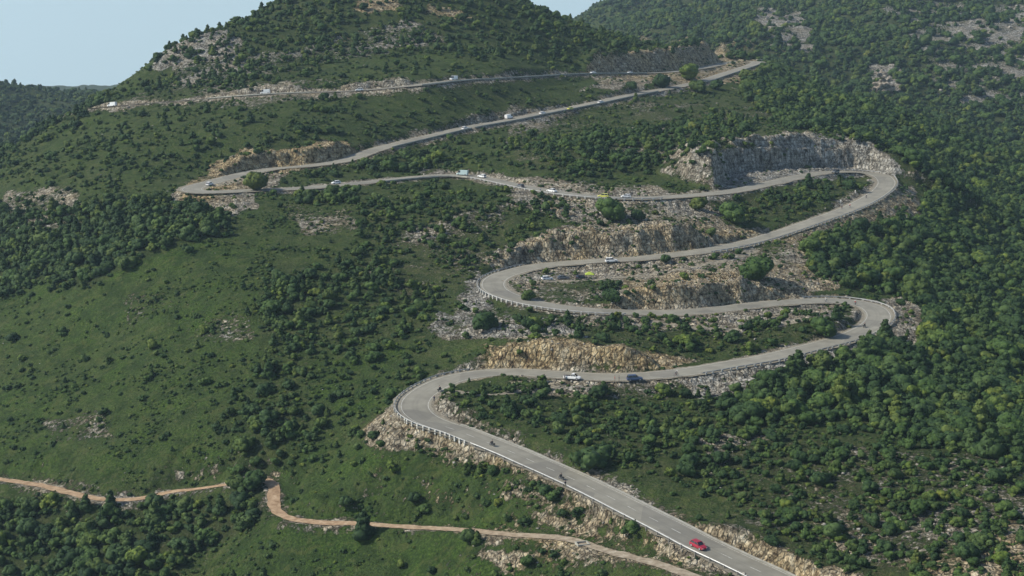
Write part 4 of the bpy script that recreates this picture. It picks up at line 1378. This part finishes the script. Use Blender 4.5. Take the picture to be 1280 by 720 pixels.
def car(name, loc, rz, col, kind, label, cat, roof=None, pitch=0.0, group='vehicles parked or driving on the mountain road'):
    root = empty(name, loc, rz); root.rotation_euler = (0, pitch, rz)
    L, Wd, zb, zs, zt = {'hatch': (4.1, 1.76, .22, .92, 1.46), 'suv': (4.6, 1.88, .28, 1.06, 1.72), 'van': (5.2, 1.98, .25, 1.2, 2.25),
                         'pickup': (5.0, 1.86, .3, 1.05, 1.72), 'saloon': (4.6, 1.8, .2, .92, 1.42)}[kind]
    h = L / 2; w = Wd / 2

    def sec(x, z0, z1, ww, tw): return [(x, -ww, z0), (x, ww, z0), (x, ww * 1.02, (z0 + z1) / 2), (x, tw, z1), (x, -tw, z1), (x, -ww * 1.02, (z0 + z1) / 2)]
    hood = zs * .9
    loft('body', [sec(-h, zb + .15, zs * .86 if kind != 'pickup' else zs, w * .86, w * .8), sec(-h + .25, zb, zs, w, w * .92), sec(-h * .2, zb, zs, w, w * .93),
                  sec(h * .42, zb, zs, w, w * .93), sec(h * .8, zb, hood * .93, w * .97, w * .88), sec(h, zb + .12, hood * .74, w * .82, w * .76)], col, root, .05)
    x0, x1, x2, x3 = {'hatch': (-h + .12, -h + .55, h * .12, h * .48), 'suv': (-h + .12, -h + .5, h * .15, h * .5), 'van': (-h + .06, -h + .2, h * .5, h * .82),
                      'pickup': (-h * .12, 0, h * .3, h * .58), 'saloon': (-h + .55, -h + 1.15, h * .12, h * .5)}[kind]
    tw = w * .78
    loft('cabin_glass', [[(x0, -w * .9, zs - .03), (x3, -w * .9, zs - .03), (x3, w * .9, zs - .03), (x0, w * .9, zs - .03)],
                         [(x1, -tw, zt - .05), (x2, -tw, zt - .05), (x2, tw, zt - .05), (x1, tw, zt - .05)]], P_GLASS if kind != 'van' else P_GLASS, root, .04)
    loft('roof', [[(x1 - .06, -tw - .03, zt - .06), (x2 + .06, -tw - .03, zt - .06), (x2 + .06, tw + .03, zt - .06), (x1 - .06, tw + .03, zt - .06)],
                  [(x1 + .03, -tw + .08, zt + .01), (x2 - .03, -tw + .08, zt + .01), (x2 - .03, tw - .08, zt + .01), (x1 + .03, tw - .08, zt + .01)]], roof or col, root, .02)
    if kind == 'van':
        loft('cargo_body', [[(-h + .03, -w * .97, zs - .1), (h * .3, -w * .97, zs - .1), (h * .3, w * .97, zs - .1), (-h + .03, w * .97, zs - .1)],
                            [(-h + .1, -w * .88, zt), (h * .28, -w * .88, zt), (h * .28, w * .88, zt), (-h + .1, w * .88, zt)]], col, root, .06)
    else:
        for xa, xb in ((x0 + .1, x1), ((x0 + x3) / 2 - .05, (x1 + x2) / 2), (x3 - .05, x2)):   # window pillars
            for s in (-1, 1):
                loft('pillar', [[(xa - .05, s * w * .9 - .02, zs - .02), (xa + .05, s * w * .9 - .02, zs - .02), (xa + .05, s * w * .9 + .02, zs - .02), (xa - .05, s * w * .9 + .02, zs - .02)],
                                [(xb - .04, s * tw - .02, zt - .03), (xb + .04, s * tw - .02, zt - .03), (xb + .04, s * tw + .02, zt - .03), (xb - .04, s * tw + .02, zt - .03)]], col, root, 0)
    if kind == 'pickup':
        loft('load_bed', [[(-h + .2, -w * .8, zs - .01), (x0 - .1, -w * .8, zs - .01), (x0 - .1, w * .8, zs - .01), (-h + .2, w * .8, zs - .01)],
                          [(-h + .2, -w * .8, zs + .02), (x0 - .1, -w * .8, zs + .02), (x0 - .1, w * .8, zs + .02), (-h + .2, w * .8, zs + .02)]], P_BLACK, root, 0)
    rw = .33 if kind in ('hatch', 'saloon') else .38
    for x in (-h * .62, h * .62):
        for s in (-1, 1):
            wh = cyl('wheel', rw, .22, P_TYRE, root, (x, s * (w - .08), rw))
            cyl('rim', rw * .62, .05, P_RIM, wh, (0, s * .10, 0), n_=14)
    for s in (-1, 1):
        loft('headlight', [[(h - .10, s * w * .66 - .16, hood * .62), (h - .10, s * w * .66 + .16, hood * .62), (h - .10, s * w * .66 + .16, hood * .74), (h - .10, s * w * .66 - .16, hood * .74)],
                           [(h + .01, s * w * .62 - .14, hood * .62), (h + .01, s * w * .62 + .14, hood * .62), (h - .01, s * w * .62 + .14, hood * .74), (h - .01, s * w * .62 - .14, hood * .74)]], P_LAMP, root, 0)
        loft('tail_light', [[(-h + .02, s * w * .7 - .1, zs * .7), (-h + .02, s * w * .7 + .1, zs * .7), (-h + .06, s * w * .7 + .1, zs * .86), (-h + .06, s * w * .7 - .1, zs * .86)],
                            [(-h - .02, s * w * .7 - .1, zs * .7), (-h - .02, s * w * .7 + .1, zs * .7), (-h + .02, s * w * .7 + .1, zs * .86), (-h + .02, s * w * .7 - .1, zs * .86)]], P_TAIL, root, 0)
        loft('wing_mirror', [[(x3 - .2, s * (w + .02), zs), (x3 - .05, s * (w + .02), zs), (x3 - .05, s * (w + .02), zs + .16), (x3 - .2, s * (w + .02), zs + .16)],
                             [(x3 - .2, s * (w + .18), zs), (x3 - .08, s * (w + .18), zs), (x3 - .08, s * (w + .18), zs + .14), (x3 - .2, s * (w + .18), zs + .14)]], col, root, .02)
    return tag(root, label, cat, group)


RT, RN = frames(road)


def on_road(px, py, lim=None):
    """point of the road surface seen at this pixel, heading, slope"""
    i = near_index(road, px, py)
    u, t = ray(px, py)
    zr = road[i, 2] + .17
    y = (CAMZ - zr) / t; x = u * y
    p = np.array([x, y])
    off = float((p - road[i, :2]) @ RN[i, :2])
    lim_ = lim or HW + .6
    off = max(-lim_, min(lim_, off))
    s = float((p - road[i, :2]) @ RT[i, :2]); i2 = max(0, min(len(road) - 2, i + int(max(-6, min(6, round(s))))))
    q = road[i2] + RN[i2] * off
    d = road[min(i2 + 3, len(road) - 1)] - road[max(i2 - 3, 0)]
    return (q[0], q[1], road[i2, 2] + .17), math.atan2(d[1], d[0]), math.atan2(d[2], math.hypot(d[0], d[1]))


def road_car(px, py, col, kind, label, cat='car', flip=False, name='parked_car', dz=0, yaw=0, roof=None, lim=None):
    p, a, sl = on_road(px, py, lim)
    if flip: a += math.pi; sl = -sl
    return car(name, (p[0], p[1], p[2] + dz), a + R(yaw), col, kind, label, cat, roof, -sl)


road_car(871, 683, P_RED, 'hatch', 'small red car with pale roof stripe driving down the lowest straight', flip=True, name='moving_car', roof=P_RED)
road_car(713, 477, P_WHITE, 'pickup', 'white pickup parked on the road edge below the yellow cutting', 'pickup truck', name='pickup_truck')
road_car(793, 477, P_BLUE, 'suv', 'dark blue estate car with pale bonnet parked by two people', lim=5)
road_car(767, 331, P_WHITE, 'suv', 'white off-roader parked under the layered rock face', name='off_roader')
road_car(755, 247, P_YELLOW, 'suv', 'bright yellow support car driving in front of a white car', name='support_car', roof=P_YELLOW)
road_car(783, 247, P_WHITE, 'hatch', 'small white car following right behind the bright yellow one')
road_car(577, 219, P_TEAL, 'van', 'pale teal and white van on the shoulder of the long upper road', 'van', name='parked_van')
road_car(603, 222, P_WHITE, 'hatch', 'white hatchback just right of the pale teal van')
road_car(261, 231, P_WHITE, 'hatch', 'small white car parked in the far left bend')
road_car(566, 100, P_WHITE, 'van', 'white van on the highest road, left of its brightest stretch', 'van', name='parked_van')
road_car(332, 117, P_WHITE, 'van', 'white van at the left end of the low bright wall', 'van', name='parked_van')
road_car(141, 133, P_WHITE, 'van', 'white van where the highest road reaches the skyline edge', 'van', name='parked_van')
road_car(787, 92, P_WHITE, 'hatch', 'white car at the foot of the pale top cutting')
road_car(741, 92, P_WHITE, 'saloon', 'long white car left of the pale top cutting')
road_car(636, 149, P_WHITE, 'van', 'white camper lowest on the climbing straight', 'van', name='camper_van')
road_car(678, 142, P_WHITE, 'saloon', 'white saloon left of the climbing straight\'s yellow car')
road_car(713, 136, P_YELLOW, 'saloon', 'yellow car halfway up the climbing straight', name='moving_car')
road_car(751, 128, P_WHITE, 'saloon', 'white car right of the yellow one on the climbing straight')
road_car(1043, 218, P_GREY, 'suv', 'dark grey car at the foot of the grey quarry face')

road_car(581, 161, P_WHITE, 'hatch', 'white hatchback alone low on the climbing straight')
road_car(419, 230, P_WHITE, 'hatch', 'white hatchback alone on the long upper road left of the vans')
road_car(651, 234, P_GREY, 'hatch', 'grey hatchback between the vans and the bright yellow car')
road_car(690, 240, P_WHITE, 'saloon', 'white saloon just left of the bright yellow car')
road_car(452, 115, P_WHITE, 'hatch', 'white car half hidden on the highest road above the orange cutting')


def off_car(px, py, rz, col, kind, label, name='parked_car', cat='car'):
    p = at(px, py)
    return car(name, (p.x, p.y, p.z + .06), rz, col, kind, label, cat)


off_car(684, 350, .3, P_WHITE, 'hatch', 'white hatchback leftmost in the gravel inside the middle left hairpin')
off_car(704, 349, .2, P_GREY, 'saloon', 'low grey car between the white and the black hatchback')
off_car(727, 349, .4, P_BLACK, 'hatch', 'black hatchback beside the lime canopy inside the middle left hairpin')


def tube_bm(bm, p, q, r0, r1=None, k=8):
    p, q = Vector(p), Vector(q); d = (q - p).normalized(); r1 = r0 if r1 is None else r1
    u = d.orthogonal().normalized(); w_ = d.cross(u); a_ = []
    for c, r_ in ((p, r0), (q, r1)):
        a_.append([bm.verts.new(c + (u * math.cos(2 * math.pi * i / k) + w_ * math.sin(2 * math.pi * i / k)) * r_) for i in range(k)])
    for i in range(k): bm.faces.new((a_[0][i], a_[0][(i + 1) % k], a_[1][(i + 1) % k], a_[1][i]))
    bm.faces.new(a_[0][::-1]); bm.faces.new(a_[1])


def tubes(name, segs, mat, parent):
    bm = bmesh.new()
    for s in segs: tube_bm(bm, *s)
    me = bpy.data.meshes.new(name); bm.to_mesh(me); bm.free(); me.materials.append(mat)
    o = bpy.data.objects.new(name, me); C.objects.link(o); o.parent = parent
    return o


def ring(name, rad, thick, mat, parent, loc, spokes=None):
    bm = bmesh.new(); n_, k_ = 28, 8; vs = []
    for i in range(n_):
        a_ = 2 * math.pi * i / n_
        vs.append([bm.verts.new(((rad + thick * math.cos(b_)) * math.cos(a_), thick * math.sin(b_), (rad + thick * math.cos(b_)) * math.sin(a_))) for b_ in [2 * math.pi * j_ / k_ for j_ in range(k_)]])
    for i in range(n_):
        for j_ in range(k_): bm.faces.new((vs[i][j_], vs[(i + 1) % n_][j_], vs[(i + 1) % n_][(j_ + 1) % k_], vs[i][(j_ + 1) % k_]))
    me = bpy.data.meshes.new(name); bm.to_mesh(me); bm.free(); me.materials.append(mat)
    o = bpy.data.objects.new(name, me); C.objects.link(o); o.parent = parent; o.location = loc
    if spokes: tubes('spokes', [((0, 0, 0), (rad * math.cos(a_), 0, rad * math.sin(a_)), .008 if spokes > 8 else .03) for a_ in [2 * math.pi * i / spokes for i in range(spokes)]], P_RIM, o)
    return o


# ------------------------------------------------------------------ people
def skin_mesh(joints, bones, radii):
    me = bpy.data.meshes.new('body'); me.from_pydata(joints, bones, []); me.update()
    o = bpy.data.objects.new('body', me); C.objects.link(o)
    md = o.modifiers.new('skin', 'SKIN'); md.use_smooth_shade = True
    sv_ = me.skin_vertices[0].data
    for i, r_ in enumerate(radii): sv_[i].radius = (r_, r_) if not isinstance(r_, tuple) else r_
    sv_[0].use_root = True
    ss = o.modifiers.new('sub', 'SUBSURF'); ss.levels = 1; ss.render_levels = 1
    dg = bpy.context.evaluated_depsgraph_get(); ev = o.evaluated_get(dg)
    m2 = bpy.data.meshes.new_from_object(ev); bpy.data.objects.remove(o)
    return m2


def pose(kind):
    """0 pelvis 1 waist 2 chest 3 neck 4 head 5 crown | arms 6-9, 10-13 | legs 14-17, 18-21"""
    if kind == 'stand':
        J = [(0, 0, .95), (0, 0, 1.1), (0, 0, 1.32), (0, 0, 1.49), (.02, 0, 1.6), (.01, 0, 1.72),
             (0, .19, 1.40), (-.02, .25, 1.12), (.08, .26, .88), (.11, .25, .79), (0, -.19, 1.40), (-.02, -.25, 1.12), (.08, -.26, .88), (.11, -.25, .79),
             (0, .10, .90), (.02, .12, .50), (-.01, .12, .09), (.15, .13, .04), (0, -.10, .90), (.02, -.12, .50), (-.01, -.12, .09), (.15, -.13, .04)]
    elif kind == 'cycle':
        J = [(-.22, 0, 1.0), (-.10, 0, 1.10), (.12, 0, 1.28), (.26, 0, 1.38), (.34, 0, 1.47), (.38, 0, 1.58),
             (.16, .18, 1.32), (.34, .22, 1.12), (.50, .20, .98), (.55, .2, .96), (.16, -.18, 1.32), (.34, -.22, 1.12), (.50, -.20, .98), (.55, -.2, .96),
             (-.18, .10, .96), (.16, .12, .72), (.02, .12, .34), (.14, .12, .29), (-.18, -.10, .96), (.12, -.12, .58), (-.06, -.12, .20), (.07, -.12, .16)]
    else:
        J = [(-.18, 0, .84), (-.14, 0, 1.0), (-.04, 0, 1.24), (.02, 0, 1.38), (.06, 0, 1.49), (.06, 0, 1.62),
             (-.02, .2, 1.30), (.16, .30, 1.08), (.42, .32, 1.02), (.50, .31, 1.0), (-.02, -.2, 1.30), (.16, -.30, 1.08), (.42, -.32, 1.02), (.50, -.31, 1.0),
             (-.14, .12, .82), (.26, .24, .70), (.06, .24, .34), (.20, .24, .29), (-.14, -.12, .82), (.26, -.24, .70), (.06, -.24, .34), (.20, -.24, .29)]
    B = [(0, 1), (1, 2), (2, 3), (3, 4), (4, 5), (2, 6), (6, 7), (7, 8), (8, 9), (2, 10), (10, 11), (11, 12), (12, 13), (0, 14), (14, 15), (15, 16), (16, 17), (0, 18), (18, 19), (19, 20), (20, 21)]
    Rr = [.14, .13, .15, .055, .095, .075, .07, .05, .035, .03, .07, .05, .035, .03, .095, .065, .045, .04, .095, .065, .045, .04]
    return J, B, Rr


_bodies = {}


def person(loc, rz, kind, top, legs_, label, helmet=None, pitch=0, group='people and riders along the road'):
    key = (kind, top.name, legs_.name)
    if key not in _bodies:
        J, B, Rr = pose(kind); me = skin_mesh(J, B, Rr)
        for m_ in (P_SKIN, top, legs_, P_BLACK): me.materials.append(m_)
        Jn = np.array(J)
        cs = np.array([p_.center[:] for p_ in me.polygons])
        lab = {4: 0, 5: 0, 3: 0, 8: 0, 9: 0, 12: 0, 13: 0, 1: 1, 2: 1, 6: 1, 7: 1, 10: 1, 11: 1, 0: 2, 14: 2, 15: 2, 16: 2, 18: 2, 19: 2, 20: 2, 17: 3, 21: 3}
        near_ = ((cs[:, None] - Jn) ** 2).sum(-1).argmin(1)
        me.polygons.foreach_set('material_index', np.array([lab[int(k)] for k in near_], np.int32))
        _bodies[key] = me
    o = bpy.data.objects.new('person', _bodies[key]); C.objects.link(o)
    o.location = loc; o.rotation_euler = (0, pitch, rz)
    J = pose(kind)[0]; hd = Vector(J[4]) * .45 + Vector(J[5]) * .55
    bm = bmesh.new(); bmesh.ops.create_uvsphere(bm, u_segments=14, v_segments=8, radius=.125 if helmet else .108)
    for v in list(bm.verts):
        if v.co.z < -.03: v.co.z = -.03
        v.co.x *= 1.12
    me = bpy.data.meshes.new('helmet' if helmet else 'hair'); bm.to_mesh(me); bm.free(); me.materials.append(helmet or P_HAIR)
    h_ = bpy.data.objects.new('helmet' if helmet else 'hair', me); C.objects.link(h_); h_.parent = o; h_.location = hd + Vector((-.01, 0, .03))
    return tag(o, label, 'person', group)


def road_person(px, py, top, legs_, label, face=0, lim=6):
    p, a_, sl = on_road(px, py, lim)
    g = height(p[0], p[1])
    return person((p[0], p[1], max(g, p[2] - .05) + .0), a_ + face, 'stand', top, legs_, label)


road_person(539, 500, P_NAVY, P_NAVY, 'person in dark clothes standing inside the lowest left hairpin')
road_person(707, 608, P_NAVY, P_KHAKI, 'person in a dark shirt by the guardrail of the lowest straight')
road_person(767, 477, P_CLOTHR, P_KHAKI, 'person in a reddish shirt, left of the pair by the blue car')
road_person(773, 477, P_NAVY, P_KHAKI, 'person in a dark shirt, right of the pair by the blue car')
road_person(699, 478, P_NAVY, P_NAVY, 'person in dark clothes standing left of the white pickup')
road_person(649, 233, P_CLOTHR, P_NAVY, 'person in red standing right of the parked vans on the upper road', lim=4)
road_person(676, 239, P_CLOTHW, P_NAVY, 'person in white halfway between the vans and the bright yellow car', lim=4)
road_person(531, 221, P_CLOTHW, P_KHAKI, 'person in white left of the pale teal van', lim=4)
for px, py, lab in ((1051, 254, 'person in white on the verge, left of two above the straight to the hairpin'), (1069, 242, 'person in white on the verge, right of two near the upper right hairpin')):
    p = at(px, py)
    person((p.x, p.y, p.z), 0.5, 'stand', P_CLOTHW, P_CLOTHW, lab)


def bicycle(px, py, col, top, label, flip=False):
    p, a_, sl = on_road(px, py, 3.6)
    if flip: a_ += math.pi; sl = -sl
    root = empty('bicycle', p, a_); root.rotation_euler = (0, -sl, a_)
    for x in (-.52, .52): ring('wheel', .33, .018, P_TYRE, root, (x, 0, .35), spokes=12)
    tubes('frame', [((-.52, 0, .35), (-.12, 0, .28), .016), ((-.52, 0, .35), (-.22, 0, .82), .012), ((-.12, 0, .28), (-.24, 0, .92), .018), ((-.12, 0, .28), (.36, 0, .72), .02), ((-.21, 0, .80), (.35, 0, .82), .018), ((.35, 0, .86), (.40, 0, .70), .02)], col, root)
    tubes('fork', [((.40, 0, .70), (.52, .04, .35), .012), ((.40, 0, .70), (.52, -.04, .35), .012)], P_BLACK, root)
    tubes('handlebar', [((.35, 0, .86), (.44, 0, .95), .014), ((.44, -.22, .95), (.44, .22, .95), .013), ((.44, .22, .95), (.56, .22, .90), .013), ((.44, -.22, .95), (.56, -.22, .90), .013)], P_BLACK, root)
    loft('saddle', [[(-.36, -.07, .91), (-.36, .07, .91), (-.36, .07, .95), (-.36, -.07, .95)], [(-.10, -.02, .91), (-.10, .02, .91), (-.10, .02, .94), (-.10, -.02, .94)]], P_BLACK, root, .01)
    tag(root, 'road bicycle ridden by the ' + label, 'bicycle', 'racing bicycles on the road')
    person(p, a_, 'cycle', top, P_BLACK, label, helmet=P_CLOTHW, pitch=-sl)


bicycle(845, 470, P_RED, P_NAVY, 'cyclist in navy right of the blue car')
bicycle(1037, 382, P_WHITE, P_CLOTHW, 'cyclist in white entering the wide right hairpin')
bicycle(1064, 386, P_BLACK, P_CLOTHR, 'cyclist in red inside the wide right hairpin')
bicycle(1052, 262, P_RED, P_NAVY, 'cyclist in navy, left of three below the upper right hairpin')
bicycle(1062, 260, P_WHITE, P_CLOTHR, 'cyclist in red, middle of three below the upper right hairpin')
bicycle(1083, 248, P_BLACK, P_NAVY, 'cyclist in navy, right of three below the upper right hairpin')


def motorbike(px, py, col, label, flip=False):
    p, a_, sl = on_road(px, py, 3.8)
    if flip: a_ += math.pi; sl = -sl
    root = empty('motorcycle', p, a_); root.rotation_euler = (0, -sl, a_)
    for x in (-.70, .72): ring('wheel', .27, .06, P_TYRE, root, (x, 0, .33), spokes=6)
    loft('tank', [[(-.12, -.12, .70), (-.12, .12, .70), (-.12, .10, .86), (-.12, -.10, .86)], [(.12, -.18, .66), (.12, .18, .66), (.12, .14, .98), (.12, -.14, .98)], [(.34, -.12, .70), (.34, .12, .70), (.34, .08, .92), (.34, -.08, .92)]], col, root, .03)
    loft('engine', [[(-.28, -.17, .28), (-.28, .17, .28), (-.28, .15, .64), (-.28, -.15, .64)], [(.34, -.17, .26), (.34, .17, .26), (.34, .13, .62), (.34, -.13, .62)]], P_GREY, root, .03)
    loft('seat', [[(-.82, -.10, .84), (-.82, .10, .84), (-.82, .09, .93), (-.82, -.09, .93)], [(-.14, -.13, .70), (-.14, .13, .70), (-.14, .11, .80), (-.14, -.11, .80)]], P_BLACK, root, .02)
    loft('fairing', [[(.34, -.20, .60), (.34, .20, .60), (.38, .15, 1.05), (.38, -.15, 1.05)], [(.72, -.08, .72), (.72, .08, .72), (.56, .10, 1.12), (.56, -.10, 1.12)]], col, root, .03)
    tubes('fork', [((.44, .10, .95), (.72, .10, .33), .03), ((.44, -.10, .95), (.72, -.10, .33), .03)], P_RIM, root)
    tubes('handlebar', [((.44, -.34, 1.02), (.44, .34, 1.02), .018)], P_BLACK, root)
    tubes('exhaust', [((.1, -.2, .3), (-.72, -.22, .42), .05)], P_RIM, root)
    for s in (-1, 1): loft('pannier', [[(-.9, s * .22 - .08, .52), (-.9, s * .22 + .08, .52), (-.9, s * .22 + .08, .82), (-.9, s * .22 - .08, .82)], [(-.5, s * .22 - .08, .52), (-.5, s * .22 + .08, .52), (-.5, s * .22 + .08, .82), (-.5, s * .22 - .08, .82)]], P_BLACK, root, .03)
    tag(root, 'motorcycle ridden by the ' + label, 'motorcycle', 'motorcycles on the road')
    person(p, a_, 'ride', P_BLACK, P_BLACK, label, helmet=P_BLACK, pitch=-sl)


motorbike(549, 488, P_BLACK, 'rider in black leaving the lowest left hairpin')
motorbike(615, 557, P_BLACK, 'rider in black high on the lowest straight')
motorbike(700, 598, P_BLACK, 'rider in black halfway down the lowest straight')
motorbike(1081, 409, P_BLACK, 'rider in black in the wide right hairpin')

# lime canopy beside the black van
p = at(737, 350)
cn = empty('canopy', tuple(p))
tag(cn, 'lime green canopy tent beside the black car in the hairpin island', 'canopy')
loft('canopy_top', [[(-1.6, -1.6, 2.0), (1.6, -1.6, 2.0), (1.6, 1.6, 2.0), (-1.6, 1.6, 2.0)], [(-1.5, -1.5, 2.25), (1.5, -1.5, 2.25), (1.5, 1.5, 2.25), (-1.5, 1.5, 2.25)], [(-.1, -.1, 3.0), (.1, -.1, 3.0), (.1, .1, 3.0), (-.1, .1, 3.0)]], P_LIME, cn, .02)
for sx in (-1, 1):
    for sy in (-1, 1): tubes('leg', [((sx * 1.5, sy * 1.5, -.5), (sx * 1.5, sy * 1.5, 2.05), .03)], P_RIM, cn)

# concrete box with a dark opening beside the earth track
p = at(728, 681)
bx = empty('concrete_box', (p.x, p.y, p.z - .2), .25)
tag(bx, 'low pale concrete box with a dark open top beside the earth track', 'water tank')
w_, d_, h_ = 1.45, 1.25, .7
for (xa, xb, ya, yb) in ((-w_, w_, -d_, -d_ + .3), (-w_, w_, d_ - .3, d_), (-w_, -w_ + .3, -d_ + .302, d_ - .302), (w_ - .3, w_, -d_ + .302, d_ - .302)):
    loft('wall', [[(xa, ya, -.6), (xb, ya, -.6), (xb, yb, -.6), (xa, yb, -.6)], [(xa, ya, h_), (xb, ya, h_), (xb, yb, h_), (xa, yb, h_)]], M_CONC, bx, .02)
loft('water', [[(-w_ + .31, -d_ + .31, -.3), (w_ - .31, -d_ + .31, -.3), (w_ - .31, d_ - .31, -.3), (-w_ + .31, d_ - .31, -.3)], [(-w_ + .31, -d_ + .31, .1), (w_ - .31, -d_ + .31, .1), (w_ - .31, d_ - .31, .1), (-w_ + .31, d_ - .31, .1)]], P_BLACK, bx, 0)  # black block; the dark of the opening is put into its colour

# ------------------------------------------------------------------ haze
HZ0, HZ1 = float(GZ.min()) - 2, max(float(GZ.max()), CAMZ) + 40
hb = [(x, y, z) for z in (HZ0, HZ1) for x, y in ((-6500, -60), (6500, -60), (6500, 9000), (-6500, 9000))]
hz = link_mesh('haze', hb, [(3, 2, 1, 0), (4, 5, 6, 7), (0, 1, 5, 4), (1, 2, 6, 5), (2, 3, 7, 6), (3, 0, 4, 7)], [])
hm = bpy.data.materials.new('haze'); hm.use_nodes = True; ht = hm.node_tree
ht.nodes.remove(ht.nodes['Principled BSDF'])
pv = ht.nodes.new('ShaderNodeVolumePrincipled'); pv.inputs['Color'].default_value = (.62, .82, 1.0, 1); pv.inputs['Density'].default_value = .000055
pv.inputs['Anisotropy'].default_value = .1
ht.links.new(pv.outputs[0], ht.nodes['Material Output'].inputs['Volume'])
hz.data.materials.append(hm)
tag(hz, None, None, None, 'stuff')
